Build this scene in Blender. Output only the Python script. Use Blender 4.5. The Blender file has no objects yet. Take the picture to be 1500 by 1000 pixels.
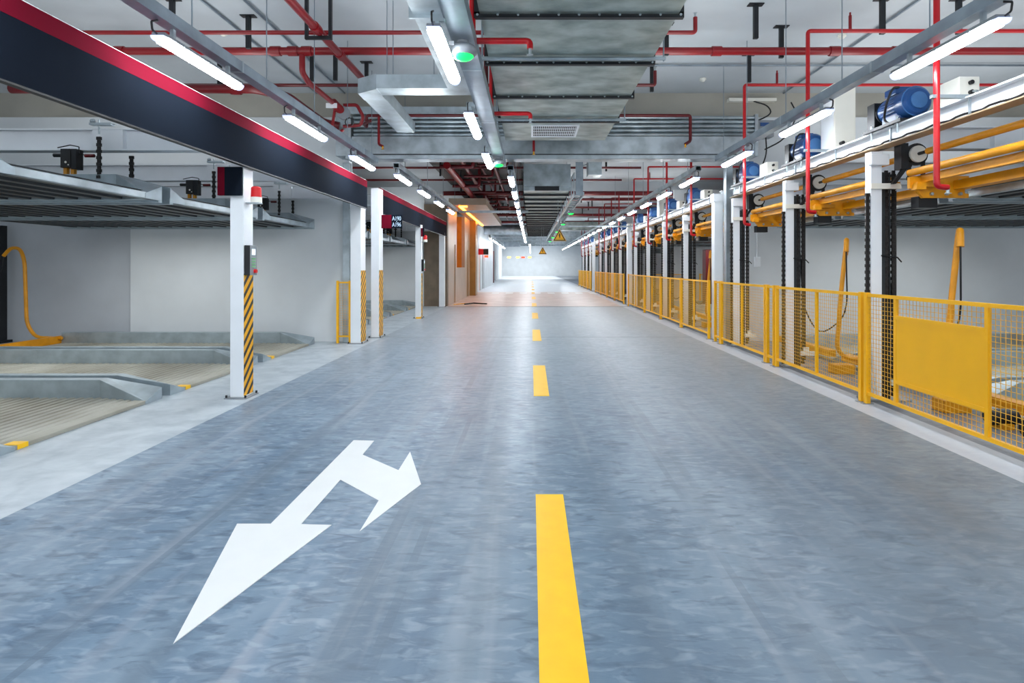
import bpy, math, random
from mathutils import Vector
random.seed(7)
SC = bpy.context.scene
COL = SC.collection
PI = math.pi

# ------------------------------------------------------------------ materials
def s2l(c):
    return tuple(((v/255)/12.92 if v/255 <= .04045 else ((v/255+.055)/1.055)**2.4) for v in c) + (1,)
def mat(name, rgb, rough=.5, metal=0., var=.12, scale=4., bump=0., rgb2=None, stretch=(1,1,1), spec=None):
    m = bpy.data.materials.new(name); m.use_nodes = True
    nt = m.node_tree; N = nt.nodes; L = nt.links
    b = N['Principled BSDF']
    b.inputs['Roughness'].default_value = rough; b.inputs['Metallic'].default_value = metal
    if spec is not None: b.inputs['Specular IOR Level'].default_value = spec
    c1 = s2l(rgb)
    c2 = s2l(rgb2) if rgb2 else tuple(v*(1-var) for v in c1[:3])+(1,)
    geo = N.new('ShaderNodeTexCoord'); mp = N.new('ShaderNodeMapping'); mp.inputs['Scale'].default_value = stretch
    L.new(geo.outputs['Object'], mp.inputs['Vector'])
    no = N.new('ShaderNodeTexNoise'); no.inputs['Scale'].default_value = scale; no.inputs['Detail'].default_value = 5
    L.new(mp.outputs[0], no.inputs['Vector'])
    r = N.new('ShaderNodeValToRGB'); r.color_ramp.elements[0].position = .35; r.color_ramp.elements[1].position = .65
    r.color_ramp.elements[0].color = c2; r.color_ramp.elements[1].color = c1
    L.new(no.outputs['Fac'], r.inputs[0]); L.new(r.outputs[0], b.inputs['Base Color'])
    if bump:
        bn = N.new('ShaderNodeBump'); bn.inputs['Strength'].default_value = bump; bn.inputs['Distance'].default_value = .02
        L.new(no.outputs['Fac'], bn.inputs['Height']); L.new(bn.outputs[0], b.inputs['Normal'])
    return m
def emat(name, rgb, strength):
    m = bpy.data.materials.new(name); m.use_nodes = True
    nt = m.node_tree; b = nt.nodes['Principled BSDF']
    b.inputs['Base Color'].default_value = s2l(rgb)
    b.inputs['Emission Color'].default_value = s2l(rgb); b.inputs['Emission Strength'].default_value = strength
    return m
M = {}
M['wall'] = mat('wall_paint', (220,225,229), .6, 0, .08, 1.2)
M['wallbump'] = mat('wall_paint_shade', (196,201,208), .6, 0, .14, .8)  # darker copy of the wall paint, shade put into the colour
M['ceil'] = mat('ceiling_paint', (196,203,209), .7, 0, .16, .7)
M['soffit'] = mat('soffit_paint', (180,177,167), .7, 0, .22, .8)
M['white'] = mat('white_paint', (236,240,245), .35, 0, .05, 3)
M['cream'] = mat('cream_enamel', (240,238,228), .35, 0, .04, 3)
M['galv'] = mat('galvanised', (186,198,205), .36, .75, .35, 3.5)
M['galvd'] = mat('galvanised_duct', (186,198,194), .34, .7, .45, 2.6, rgb2=(132,144,140), stretch=(1,1.5,1))
M['tray'] = mat('tray_steel', (150,163,174), .38, .6, .3, 3.5)
M['steel'] = mat('curb_steel', (172,186,194), .4, .5, .25, 5)
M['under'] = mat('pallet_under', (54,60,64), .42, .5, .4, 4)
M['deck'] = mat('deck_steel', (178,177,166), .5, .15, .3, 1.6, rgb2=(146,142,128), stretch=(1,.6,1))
M['dark'] = mat('dark_steel', (34,37,42), .45, .3, .3, 6)
M['black'] = mat('black_plastic', (18,20,24), .4, 0, .2, 6)
M['chain'] = mat('chain_steel', (52,50,50), .4, .6, .5, 40)
M['yellow'] = mat('yellow_paint', (255,188,8), .4, 0, .05, 3)
M['dyellow'] = mat('machine_yellow', (238,160,10), .4, 0, .25, 4)
M['wire'] = mat('fence_wire', (244,184,52), .4, 0, .1, 5)
M['red'] = mat('pipe_red', (142,12,24), .32, 0, .2, 3)
M['dred'] = mat('pipe_dark_red', (104,10,20), .35, 0, .3, 3)
M['cherry'] = mat('pipe_bright_red', (186,14,26), .28, 0, .1, 3)
M['crimson'] = mat('sign_crimson', (104,14,34), .85, 0, .02, 3, spec=.05)
M['navy'] = mat('sign_navy', (22,28,38), .9, 0, .04, 3, spec=.03)
M['blue'] = mat('motor_blue', (30,80,142), .35, 0, .2, 6)
M['bluelight'] = mat('motor_blue_face', (70,120,176), .35, 0, .15, 6)
M['roadyellow'] = mat('road_yellow', (252,196,10), .45, 0, .07, 8)
M['roadwhite'] = mat('road_white', (222,224,224), .4, 0, .03, 5)
M['text'] = mat('sign_lettering', (190,215,235), .5, 0, .02, 3)
M['grey'] = mat('grey_plastic', (140,146,152), .4, .1, .15, 5)
M['beige'] = mat('lobby_panel', (186,168,148), .35, .25, .15, 1.2)
M['stone'] = mat('lobby_stone', (134,118,100), .4, .05, .3, 2)
M['bronze'] = mat('bronze_door', (166,122,60), .35, .4, .2, 3)
M['gold'] = mat('amber_recess', (206,138,44), .4, .1, .2, 2)
M['orangeled'] = emat('amber_led', (255,150,40), 16)
M['greenled'] = emat('green_led', (10,220,70), 3.0)
M['redlamp'] = emat('red_beacon', (196,8,18), .15)
M['lamp'] = emat('lamp_diffuser', (244,250,255), 46)
M['lampcap'] = emat('lamp_end', (205,215,255), .9)
M['wsign'] = mat('warning_yellow', (240,176,22), .5, 0, .04, 3)
M['signblack'] = mat('warning_black', (26,20,10), .5, 0, .04, 3)
M['primer'] = mat('primer_brown', (176,152,122), .5, 0, .2, 3)
M['pink'] = mat('pink_door', (226,188,172), .5, 0, .05, 3)
M['led_red'] = emat('led_display_red', (255,60,30), 2.5)
M['led_yel'] = emat('led_display_yellow', (255,220,90), 2.5)
M['screen'] = emat('keypad_screen', (220,230,240), .5)
M['keys'] = emat('keypad_green', (120,190,130), .05)

def stripes():
    m = bpy.data.materials.new('hazard_tape'); m.use_nodes = True
    nt = m.node_tree; N = nt.nodes; L = nt.links; b = N['Principled BSDF']; b.inputs['Roughness'].default_value = .4
    tc = N.new('ShaderNodeTexCoord'); sp = N.new('ShaderNodeSeparateXYZ'); L.new(tc.outputs['Object'], sp.inputs[0])
    a = N.new('ShaderNodeMath'); a.operation = 'ADD'
    s1 = N.new('ShaderNodeMath'); s1.operation = 'ADD'; L.new(sp.outputs['X'], s1.inputs[0]); L.new(sp.outputs['Y'], s1.inputs[1])
    s2 = N.new('ShaderNodeMath'); s2.operation = 'MULTIPLY'; s2.inputs[1].default_value = -1.0; L.new(s1.outputs[0], s2.inputs[0])
    L.new(s2.outputs[0], a.inputs[0]); L.new(sp.outputs['Z'], a.inputs[1])
    d = N.new('ShaderNodeMath'); d.operation = 'MULTIPLY'; d.inputs[1].default_value = 1/.135; L.new(a.outputs[0], d.inputs[0])
    f = N.new('ShaderNodeMath'); f.operation = 'FRACT'; L.new(d.outputs[0], f.inputs[0])
    r = N.new('ShaderNodeValToRGB'); r.color_ramp.interpolation = 'CONSTANT'
    r.color_ramp.elements[0].color = s2l((250,182,14)); r.color_ramp.elements[1].color = s2l((32,32,34)); r.color_ramp.elements[1].position = .55
    L.new(f.outputs[0], r.inputs[0]); L.new(r.outputs[0], b.inputs['Base Color']); return m
M['hazard'] = stripes()

def floor_mat():
    m = bpy.data.materials.new('epoxy_floor'); m.use_nodes = True
    nt = m.node_tree; N = nt.nodes; L = nt.links; b = N['Principled BSDF']
    tc = N.new('ShaderNodeTexCoord'); P = tc.outputs['Object']
    def ramp(fac, stops, const=False):
        r = N.new('ShaderNodeValToRGB')
        if const: r.color_ramp.interpolation = 'CONSTANT'
        e = r.color_ramp.elements
        while len(e) < len(stops): e.new(.5)
        for i,(p,c) in enumerate(stops): e[i].position = p; e[i].color = c if len(c) == 4 else s2l(c)
        L.new(fac, r.inputs[0]); return r.outputs[0]
    def noise(scale, st=(1,1,1), det=4, dist=0, rot=0):
        mp = N.new('ShaderNodeMapping'); mp.inputs['Scale'].default_value = st; mp.inputs['Rotation'].default_value = (0,0,rot); L.new(P, mp.inputs['Vector'])
        n = N.new('ShaderNodeTexNoise'); n.inputs['Scale'].default_value = scale; n.inputs['Detail'].default_value = det
        n.inputs['Distortion'].default_value = dist; L.new(mp.outputs[0], n.inputs['Vector']); return n.outputs['Fac']
    def mix(f, a, c, mode='MIX'):
        x = N.new('ShaderNodeMix'); x.data_type = 'RGBA'; x.blend_type = mode
        if isinstance(f, float): x.inputs[0].default_value = f
        else: L.new(f, x.inputs[0])
        for k, s in ((6,a),(7,c)):
            if hasattr(s, 'links'): L.new(s, x.inputs[k])
            else: x.inputs[k].default_value = s
        return x.outputs[2]
    W = (1,1,1,1); K = (0,0,0,1)
    road = ramp(noise(1.6,(1,.5,1),5,1.0), [(.35,(84,108,132)),(.52,(106,129,150)),(.68,(124,144,162))])
    dabs = ramp(noise(7,(1,2.6,1),7,.9,.5), [(.50,K),(.66,(.6,.6,.6,1))])
    road = mix(dabs, road, s2l((150,166,182)))
    dk = ramp(noise(5.5,(1,2.6,1),7,.9,.35), [(.52,K),(.68,(.75,.75,.75,1))])
    road = mix(dk, road, s2l((60,82,104)))
    trk = ramp(noise(3.2,(1,.035,1),3,.2), [(.46,K),(.66,(.62,.62,.62,1))])
    road = mix(trk, road, s2l((92,108,124)))
    trk2 = ramp(noise(5.5,(1,.05,1),3,.3), [(.56,K),(.72,(.5,.5,.5,1))])
    road = mix(trk2, road, s2l((150,158,170)))
    sx = N.new('ShaderNodeSeparateXYZ'); L.new(P, sx.inputs[0])
    def band(c0, w):
        a = N.new('ShaderNodeMath'); a.operation = 'COMPARE'; a.inputs[1].default_value = c0; a.inputs[2].default_value = w; L.new(sx.outputs['X'], a.inputs[0]); return a.outputs[0]
    wear = ramp(noise(2.2,(1,.5,1),4,.6), [(.38,K),(.6,(.55,.55,.55,1))])
    for c0, w_ in ((-.78,.035),(-.60,.022),(.98,.02),(1.12,.03),(-1.9,.02)):
        q = N.new('ShaderNodeMath'); q.operation = 'MULTIPLY'; L.new(wear, q.inputs[0]); L.new(band(c0,w_), q.inputs[1])
        road = mix(q.outputs[0], road, s2l((84,102,120)))
    # greyer, warmer to the right of the road; distance lightened as painted reflection
    sp = N.new('ShaderNodeSeparateXYZ'); L.new(P, sp.inputs[0])
    def rng(sock, a, c):
        r = N.new('ShaderNodeMapRange'); r.inputs[1].default_value = a; r.inputs[2].default_value = c; L.new(sock, r.inputs[0]); return r.outputs[0]
    g = rng(sp.outputs['X'], -1.5, 3.2)
    road = mix(g, road, mix(.6, road, s2l((108,118,126))))
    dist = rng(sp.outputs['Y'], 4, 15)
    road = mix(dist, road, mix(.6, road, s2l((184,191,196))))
    pale = ramp(noise(3,(1,1,1),5,.6), [(.35,(160,171,180)),(.6,(184,193,200))])
    lobby = ramp(noise(1.3), [(.35,(188,172,166)),(.65,(206,192,186))])  # pinkish from the orange light, painted into the floor colour
    def gt(sock, v):
        x = N.new('ShaderNodeMath'); x.operation = 'GREATER_THAN'; x.inputs[1].default_value = v; L.new(sock, x.inputs[0]); return x.outputs[0]
    def mul(a, c):
        x = N.new('ShaderNodeMath'); x.operation = 'MULTIPLY'; L.new(a, x.inputs[0]); L.new(c, x.inputs[1]); return x.outputs[0]
    def inv(a):
        x = N.new('ShaderNodeMath'); x.operation = 'SUBTRACT'; x.inputs[0].default_value = 1; L.new(a, x.inputs[1]); return x.outputs[0]
    X, Y = sp.outputs['X'], sp.outputs['Y']
    c = mix(mul(gt(Y,21.25), inv(gt(Y,33.2))), road, lobby)
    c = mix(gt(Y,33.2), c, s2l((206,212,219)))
    c = mix(mul(inv(gt(X,-3.15)), inv(gt(Y,21.25))), c, pale)
    c = mix(mul(gt(X,3.41), inv(gt(X,3.78))), c, s2l((186,192,202)))
    bay = ramp(noise(2.5,(1,1,1),4,.5), [(.35,(104,112,124)),(.65,(128,136,148))])
    c = mix(gt(X,3.78), c, bay)
    L.new(c, b.inputs['Base Color'])
    rr = ramp(noise(5,(1,2,1),4,1.5), [(.3,(.28,.28,.28,1)),(.7,(.46,.46,.46,1))]); L.new(rr, b.inputs['Roughness'])
    b.inputs['Specular IOR Level'].default_value = .45
    bn = N.new('ShaderNodeBump'); bn.inputs['Strength'].default_value = .12; bn.inputs['Distance'].default_value = .01
    L.new(noise(9,(1,2.2,1),6,2.2,.5), bn.inputs['Height']); L.new(bn.outputs[0], b.inputs['Normal'])
    return m
M['floor'] = floor_mat()

# ------------------------------------------------------------------ mesh builder
class MB:
    def __init__(s): s.v = []; s.f = []
    def box(s, x0, x1, y0, y1, z0, z1):
        n = len(s.v)
        s.v += [(x,y,z) for z in (z0,z1) for y in (y0,y1) for x in (x0,x1)]
        s.f += [tuple(n+i for i in q) for q in ((0,2,3,1),(4,5,7,6),(0,1,5,4),(2,6,7,3),(0,4,6,2),(1,3,7,5))]
        return s
    def prism(s, poly, axis, a, b):
        n = len(s.v); k = len(poly)
        for t in (a, b):
            for (p, q) in poly:
                s.v.append({'x':(t,p,q),'y':(p,t,q),'z':(p,q,t)}[axis])
        s.f.append(tuple(n+i for i in range(k))[::-1]); s.f.append(tuple(n+k+i for i in range(k)))
        for i in range(k):
            j = (i+1) % k; s.f.append((n+i, n+j, n+k+j, n+k+i))
        return s
    def cyl(s, p0, p1, r, n=12, r2=None):
        p0 = Vector(p0); p1 = Vector(p1); d = (p1-p0).normalized()
        u = d.orthogonal().normalized(); w = d.cross(u); r2 = r if r2 is None else r2
        m = len(s.v)
        for p, rr in ((p0,r),(p1,r2)):
            for i in range(n):
                a = 2*PI*i/n; s.v.append(tuple(p + u*(rr*math.cos(a)) + w*(rr*math.sin(a))))
        for i in range(n):
            j = (i+1) % n; s.f.append((m+i, m+j, m+n+j, m+n+i))
        s.f.append(tuple(m+i for i in range(n))[::-1]); s.f.append(tuple(m+n+i for i in range(n)))
        return s
    def ball(s, c, r, n=10, sz=1.0, half=0):
        m = len(s.v); rings = max(4, n//2)
        lo = 0 if half <= 0 else 0; 
        a0, a1 = (-PI/2, PI/2) if half == 0 else ((-PI/2, 0) if half < 0 else (0, PI/2))
        for k in range(rings+1):
            a = a0+(a1-a0)*k/rings
            for i in range(n):
                t = 2*PI*i/n; s.v.append((c[0]+r*math.cos(a)*math.cos(t), c[1]+r*math.cos(a)*math.sin(t), c[2]+r*sz*math.sin(a)))
        for k in range(rings):
            for i in range(n):
                j = (i+1) % n; s.f.append((m+k*n+i, m+k*n+j, m+(k+1)*n+j, m+(k+1)*n+i))
        s.f.append(tuple(m+i for i in range(n))[::-1]); s.f.append(tuple(m+rings*n+i for i in range(n)))
        return s
    def tube(s, pts, r, n=10):
        P = [Vector(p) for p in pts]; m = len(s.v)
        d0 = (P[1]-P[0]).normalized(); u = d0.orthogonal().normalized(); prev = d0
        for i, p in enumerate(P):
            if i == 0: d = d0
            elif i == len(P)-1: d = (P[i]-P[i-1]).normalized()
            else: d = ((P[i]-P[i-1]).normalized() + (P[i+1]-P[i]).normalized()).normalized()
            q = prev.rotation_difference(d); u = q @ u; prev = d
            w = d.cross(u)
            k = 1.0
            if 0 < i < len(P)-1:
                co = (P[i]-P[i-1]).normalized().dot(d); k = 1/max(co,.6)
            for a in range(n):
                t = 2*PI*a/n; s.v.append(tuple(p + (u*math.cos(t) + w*math.sin(t))*r*(k if len(P) < 6 else 1)))
        for i in range(len(P)-1):
            for a in range(n):
                b = (a+1) % n; s.f.append((m+i*n+a, m+i*n+b, m+(i+1)*n+b, m+(i+1)*n+a))
        s.f.append(tuple(m+a for a in range(n))[::-1]); s.f.append(tuple(m+(len(P)-1)*n+a for a in range(n)))
        return s
    def pipe(s, pts, r, n=12, bend=None):
        """polyline with rounded elbows"""
        bend = bend or r*1.5; P = [Vector(p) for p in pts]; out = [P[0]]
        for i in range(1, len(P)-1):
            a = (P[i-1]-P[i]); b = (P[i+1]-P[i]); la = min(bend, a.length*.45); lb = min(bend, b.length*.45)
            A = P[i]+a.normalized()*la; B = P[i]+b.normalized()*lb
            for k in range(5):
                t = k/4; out.append(A*(1-t)**2 + P[i]*2*t*(1-t) + B*t*t)
        out.append(P[-1])
        m = MB(); 
        if len(out) < 6 and len(out) > 2: out.insert(1, out[0].lerp(out[1], .5))
        s.tube(out, r, n); return s
    def sheet(s, prof, y0, y1, th):
        """corrugated sheet: prof = [(x,z)...] extruded along y"""
        poly = list(prof) + [(x, z-th) for x, z in reversed(prof)]
        m = len(s.v); k = len(prof)
        for y in (y0, y1):
            s.v += [(x, y, z) for x, z in prof] + [(x, y, z-th) for x, z in prof]
        w = 2*k
        for i in range(k-1):
            s.f += [(m+i, m+i+1, m+w+i+1, m+w+i), (m+k+i+1, m+k+i, m+w+k+i, m+w+k+i+1),
                    (m+i+1, m+i, m+k+i, m+k+i+1), (m+w+i, m+w+i+1, m+w+k+i+1, m+w+k+i)]
        s.f += [(m, m+w, m+w+k, m+k), (m+k-1, m+2*k-1, m+w+2*k-1, m+w+k-1)]
        return s
WL = {}
def make(name, mb, m, org, smooth):
    me = bpy.data.meshes.new(name)
    me.from_pydata([(x-org[0], y-org[1], z-org[2]) for x,y,z in mb.v], [], mb.f)
    me.materials.append(M[m] if isinstance(m, str) else m); me.validate()
    import bmesh
    bm = bmesh.new(); bm.from_mesh(me); bmesh.ops.recalc_face_normals(bm, faces=bm.faces); bm.to_mesh(me); bm.free()
    if smooth:
        me.shade_smooth(); me.set_sharp_from_angle(angle=math.radians(35))
    o = bpy.data.objects.new(name, me); COL.objects.link(o); return o
def part(name, mb, m, parent, smooth=False, bevel=0, label=None, stuff=False):
    org = WL[parent]
    o = make(name, mb, m, org, smooth); o.parent = parent; WL[o] = org
    if bevel: bev(o, bevel)
    if label: o['label'] = label
    if stuff: o['kind'] = 'stuff'
    return o
def bev(o, w):
    b = o.modifiers.new('bevel', 'BEVEL'); b.width = w; b.segments = 2; b.limit_method = 'ANGLE'; b.angle_limit = math.radians(40)
def thing(name, loc, label, cat, group=None):
    o = bpy.data.objects.new(name, None); COL.objects.link(o); o.location = loc; o.empty_display_size = .1
    o['label'] = label; o['category'] = cat
    if group: o['group'] = group
    WL[o] = tuple(loc); return o
def solo(name, mb, m, label, cat, group=None, smooth=False, bevel=0, kind=None):
    xs, ys, zs = zip(*mb.v); org = ((min(xs)+max(xs))/2, (min(ys)+max(ys))/2, min(zs))
    o = make(name, mb, m, org, smooth); o.location = org; WL[o] = org
    o['label'] = label; o['category'] = cat
    if group: o['group'] = group
    if kind: o['kind'] = kind
    if bevel: bev(o, bevel)
    return o
def struct(name, mb, m, label=None):
    o = make(name, mb, m, (0,0,0), False); o['kind'] = 'structure'; WL[o] = (0,0,0)
    if label: o['label'] = label; o['category'] = 'structure'
    return o
def copy_tree(o, loc=None, label=None, parent=None):
    c = o.copy(); COL.objects.link(c)
    if loc is not None: c.location = loc; WL[c] = tuple(loc)
    if parent: c.parent = parent
    if label: c['label'] = label
    for ch in list(o.children): copy_tree(ch, parent=c)
    return c
def text_part(txt, x, y, z, size, m, parent, name='lettering', align='LEFT'):
    cu = bpy.data.curves.new('txt', 'FONT'); cu.body = txt; cu.size = size; cu.extrude = .002; cu.offset = .001; cu.align_x = align
    t = bpy.data.objects.new('txt', cu); COL.objects.link(t); bpy.context.view_layer.update()
    me = bpy.data.meshes.new_from_object(t.evaluated_get(bpy.context.evaluated_depsgraph_get()))
    bpy.data.objects.remove(t)
    for v in me.vertices:
        px, py, pz = v.co; v.co = (px*.70, -pz, py)
    me.materials.clear(); me.materials.append(M[m])
    o = bpy.data.objects.new(name, me); COL.objects.link(o); o.parent = parent; w = WL[parent]
    o.location = (x-w[0], y-w[1], z-w[2]); return o
ORD = ['nearest to the camera','second from the camera','third from the camera','fourth from the camera','fifth from the camera','sixth from the camera','seventh from the camera','eighth from the camera','ninth from the camera','tenth from the camera','eleventh from the camera','twelfth from the camera','thirteenth from the camera','fourteenth from the camera','fifteenth from the camera','sixteenth from the camera','seventeenth from the camera','eighteenth from the camera','nineteenth from the camera','twentieth from the camera','twenty-first from the camera','twenty-second from the camera','twenty-third from the camera','twenty-fourth from the camera','twenty-fifth from the camera']

# ------------------------------------------------------------------ room shell
YB, YE = -5.0, 89.0
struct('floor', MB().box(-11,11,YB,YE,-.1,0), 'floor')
struct('ceiling', MB().box(-11,11,YB,YE,5.0,5.15), 'ceil')
struct('wall_left', MB().box(-11.2,-11,YB,YE,0,5), 'wall')
struct('wall_right', MB().box(11,11.2,YB,YE,0,5), 'wall')
struct('wall_end', MB().box(-11,11,YE,YE+.2,0,5), 'wall')
struct('wall_left_divider', MB().box(-11,-3.66,11.45,11.65,0,4.5).box(-8.0,-3.66,11.36,11.45,0,2.75), 'wall')
struct('wall_left_recess', MB().box(-11,-8.0,11.43,11.449,0,2.75), 'wallbump')  # thin darker panel, recess shade painted on
struct('wall_right_divider', MB().box(4.38,11,11.45,11.65,0,4.5), 'wall')
for i, y in enumerate((11.5, 23.5, 34.5, 46, 58, 70, 80)):
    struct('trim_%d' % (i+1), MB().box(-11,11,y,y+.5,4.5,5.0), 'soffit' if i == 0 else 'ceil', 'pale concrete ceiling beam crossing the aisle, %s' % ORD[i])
# second bays, end walls
struct('wall_left_bay', MB().box(-11,-4.05,21.55,21.7,0,4.5), 'wall')
struct('wall_left_stone', MB().box(-4.05,-3.16,21.5,21.7,0,3.85), 'stone')
struct('wall_right_bay', MB().box(5.6,11,22.3,22.45,0,4.5), 'wall')
struct('wall_right_far', MB().box(4.6,11,34.3,34.45,0,4.5), 'wall')
# lobby wall along the aisle
struct('wall_lobby', MB().box(-3.3,-3.15,21.7,23.3,0,3.85).box(-3.3,-3.15,23.7,24.1,0,3.85).box(-3.3,-3.15,23.3,23.7,2.4,3.85)
       .box(-3.3,-3.15,24.1,27.0,0,1.45).box(-3.3,-3.15,27.0,27.9,0,3.85)
       .box(-3.3,-3.15,27.9,28.6,2.3,3.85).box(-3.3,-3.15,28.6,33.2,0,3.85), 'beige')
struct('ceiling_dark_panel', MB().box(-3.3,-.35,12.6,44,4.86,4.9), 'dark')  # added dark sheet, makes this ceiling zone dark between the pipes
struct('wall_lobby_recess', MB().box(-3.9,-3.8,24.0,27.1,1.45,3.85).box(-3.8,-3.3,24.0,24.1,1.45,3.85).box(-3.8,-3.3,27.0,27.1,1.45,3.85).box(-3.8,-3.3,24.1,27,1.4,1.45), 'gold')
struct('door_1', MB().box(-3.28,-3.18,23.3,23.7,0,2.4), 'bronze')
struct('door_2', MB().box(-3.28,-3.18,27.9,28.6,0,2.3), 'bronze')
struct('wall_lobby_pier', MB().box(-3.15,-2.85,29.2,30.2,0,3.85), 'bronze')
struct('wall_lobby_inner', MB().box(-11,-3.3,33.0,33.2,0,4.5), 'wall')
struct('wall_left_white', MB().box(-3.4,-3.15,33.2,34.2,0,4.5).box(-3.4,-3.15,35.4,36.5,0,4.5).box(-3.4,-3.15,34.2,35.4,2.6,4.5).box(-3.4,-3.15,38.5,47,0,4.5).box(-3.4,-3.15,36.5,38.5,2.5,4.5), 'wall')
struct('door_3', MB().box(-3.32,-3.2,34.2,35.4,0,2.6), 'pink')
struct('door_4', MB().box(-3.38,-3.26,36.5,38.5,0,2.5), 'grey')
struct('wall_left_far', MB().box(-11,-3.9,76,76.2,0,5), 'wall')
struct('wall_end_header', MB().box(-11,11,78,78.3,2.95,4.5), 'wall')
struct('wall_left_far_side', MB().box(-4.1,-3.9,62,76,0,5), 'wall')
# lobby canopy
canopy = thing('lobby_canopy', (-2.43,27.3,3.85), 'pale flat canopy over the lobby wall with an amber light strip', 'canopy')
part('soffit_panel', MB().box(-3.15,-1.72,21.75,33,3.85,4.1), 'beige', canopy)
part('light_strip', MB().box(-2.82,-2.74,22.2,32.6,3.815,3.849).box(-2.82,-2.5,22.2,22.32,3.815,3.849), 'orangeled', canopy, label='glowing amber light strip')
# expansion joint and other floor lines
struct('trim_8', MB().box(-3.1,3.9,21.18,21.26,.0,.004), 'dark', 'dark expansion joint across the floor before the lobby')
struct('trim_9', MB().box(-3.1,3.4,12.05,12.07,.0,.002), 'grey', 'fine expansion joint across the aisle floor')

# ------------------------------------------------------------------ floor paint
def flat(name, poly, m, label, cat, group=None, z=.0):
    solo(name, MB().prism(poly, 'z', z, z+.003), m, label, cat, group)
for i in range(12):
    y1 = 3.74 + 4.87*i; y0 = y1-2.03
    flat('lane_dash', [(.03,y0),(.21,y0),(.21,y1),(.03,y1)], 'roadyellow', 'yellow painted centre line dash on the aisle, %s' % ORD[i], 'road marking', 'yellow centre line dashes')
arrow_px = [(254,943),(347.5,767.2),(396.8,767.2),(518.2,644.8),(548.1,645.5),(531.1,665.9),(583.8,688.7),(600.8,661.5),(616.8,709.1),(527,778.1),(554.9,732.9),(498.8,702.6),(441,767.9),(485.9,768.9)]
ARROW = [((x-778)*1.5/(y-390), 1249.5/(y-390)) for x, y in arrow_px]   # outline in metres on the floor
flat('floor_arrow', ARROW, 'roadwhite', 'white painted straight-and-turn arrow on the left lane floor', 'road marking')
for i in range(8):
    x = -2.2+.78*i
    flat('crosswalk_dash', [(x,31.3),(x+.4,31.3),(x+.4,32.5),(x,32.5)], 'roadwhite', 'small white painted dash in a row across the lobby floor', 'road marking', 'white dashes crossing the aisle')
for i in range(6):
    x = -1.6+.9*i
    flat('crosswalk_dash', [(x,50),(x+.45,50),(x+.45,51.3),(x,51.3)], 'roadwhite', 'tiny white dash in the far row across the aisle floor', 'road marking', 'far white dashes crossing the aisle')
flat('floor_arrow', [(-.25,12.9),(0.0,13.2),(-.1,13.2),(-.1,14.1),(-.02,14.1),(-.02,13.2)][:3]+[(-.1,13.2)][:0], 'roadwhite', 'small white scuffed mark on the floor beside the centre line', 'road marking') if False else None

# ------------------------------------------------------------------ lamps and rails
lamp0 = thing('tube_lamp', (0,0,0), 'x', 'lamp')
def lamp_build(L=1.22):
    part('housing', MB().prism([(-.05,0),(-.055,-.028),(.055,-.028),(.05,0)], 'y', .02, L-.02), 'grey', lamp0)
    pts = [(.056*math.cos(a), -.03-.052*math.sin(a)) for a in [PI*k/8 for k in range(9)]]
    part('diffuser', MB().prism(pts, 'y', .06, L-.06), 'lamp', lamp0, smooth=True, label='glowing white tube cover')
    for a, b in ((0,.06),(L-.06,L)):
        part('end_cap', MB().prism([(.9*x, z*.95) for x, z in pts]+[], 'y', a, b), 'lampcap', lamp0, smooth=True)
    for y in (.25,.6,.95): part('clip', MB().box(-.062,.062,y,y+.02,-.036,-.02), 'galv', lamp0)
    for y in (.18,1.0): part('bracket', MB().box(-.015,.015,y,y+.03,-.002,.092), 'galv', lamp0)
    part('cable', MB().pipe([(0,.0,-.02),(0,-.05,-.01),(0,-.06,.05),(0,.01,.085)], .008, 6), 'black', lamp0)
lamp_build()
ROW = [('left', -2.85, 3.29, [0.0-2.6, -.3, 2.03, 4.33, 6.63, 9.03]), ('right', 3.35, 3.29, [-2.9, -.6, 1.7, 4.02, 6.37, 8.68]), ('centre', -.72, 3.29, [-2.6,-.3, 1.9, 4.17, 6.5, 8.85])]
first = True
def place_lamp(x, y, z, label, group):
    global first
    if first:
        first = False; lamp0.location = (x,y,z); WL[lamp0] = (x,y,z); lamp0['label'] = label; lamp0['group'] = group; return
    c = copy_tree(lamp0, (x,y,z), label); c['group'] = group
for nm, x, z, ys in ROW:
    for i, y in enumerate(ys):
        lab = ('lit tube lamp under the near %s rail, %s' % (nm, ORD[i-3] if i > 3 else 'nearest in view')) if i >= 3 else 'lit tube lamp on the %s rail behind the camera, %s' % (nm, ['hindmost','middle','foremost'][i])
        place_lamp(x, y, z, lab, 'tube lamps on the near %s rail' % nm)
FAR = [('left', -2.55, 3.27, [10.75+2.2*i for i in range(4)]), ('far left', -2.55, 3.27, [35+2.3*i for i in range(9)]),
       ('right', 3.25, 3.27, [11.1+2.2*i for i in range(22)]), ('centre', -.40, 3.27, [11.0+2.2*i for i in range(14)])]
for nm, x, z, ys in FAR:
    for i, y in enumerate(ys):
        place_lamp(x, y, z, 'lit tube lamp on the %s rail beyond the duct housing, %s' % (nm, ORD[i]), 'tube lamps on the far %s rail' % nm)
# far-end rows give the bright distance
for i in range(9):
    place_lamp(-.1, 45+3.4*i, 3.27, 'tiny distant lit tube lamp over the aisle, %s' % ORD[i], 'distant centre tube lamps')

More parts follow.
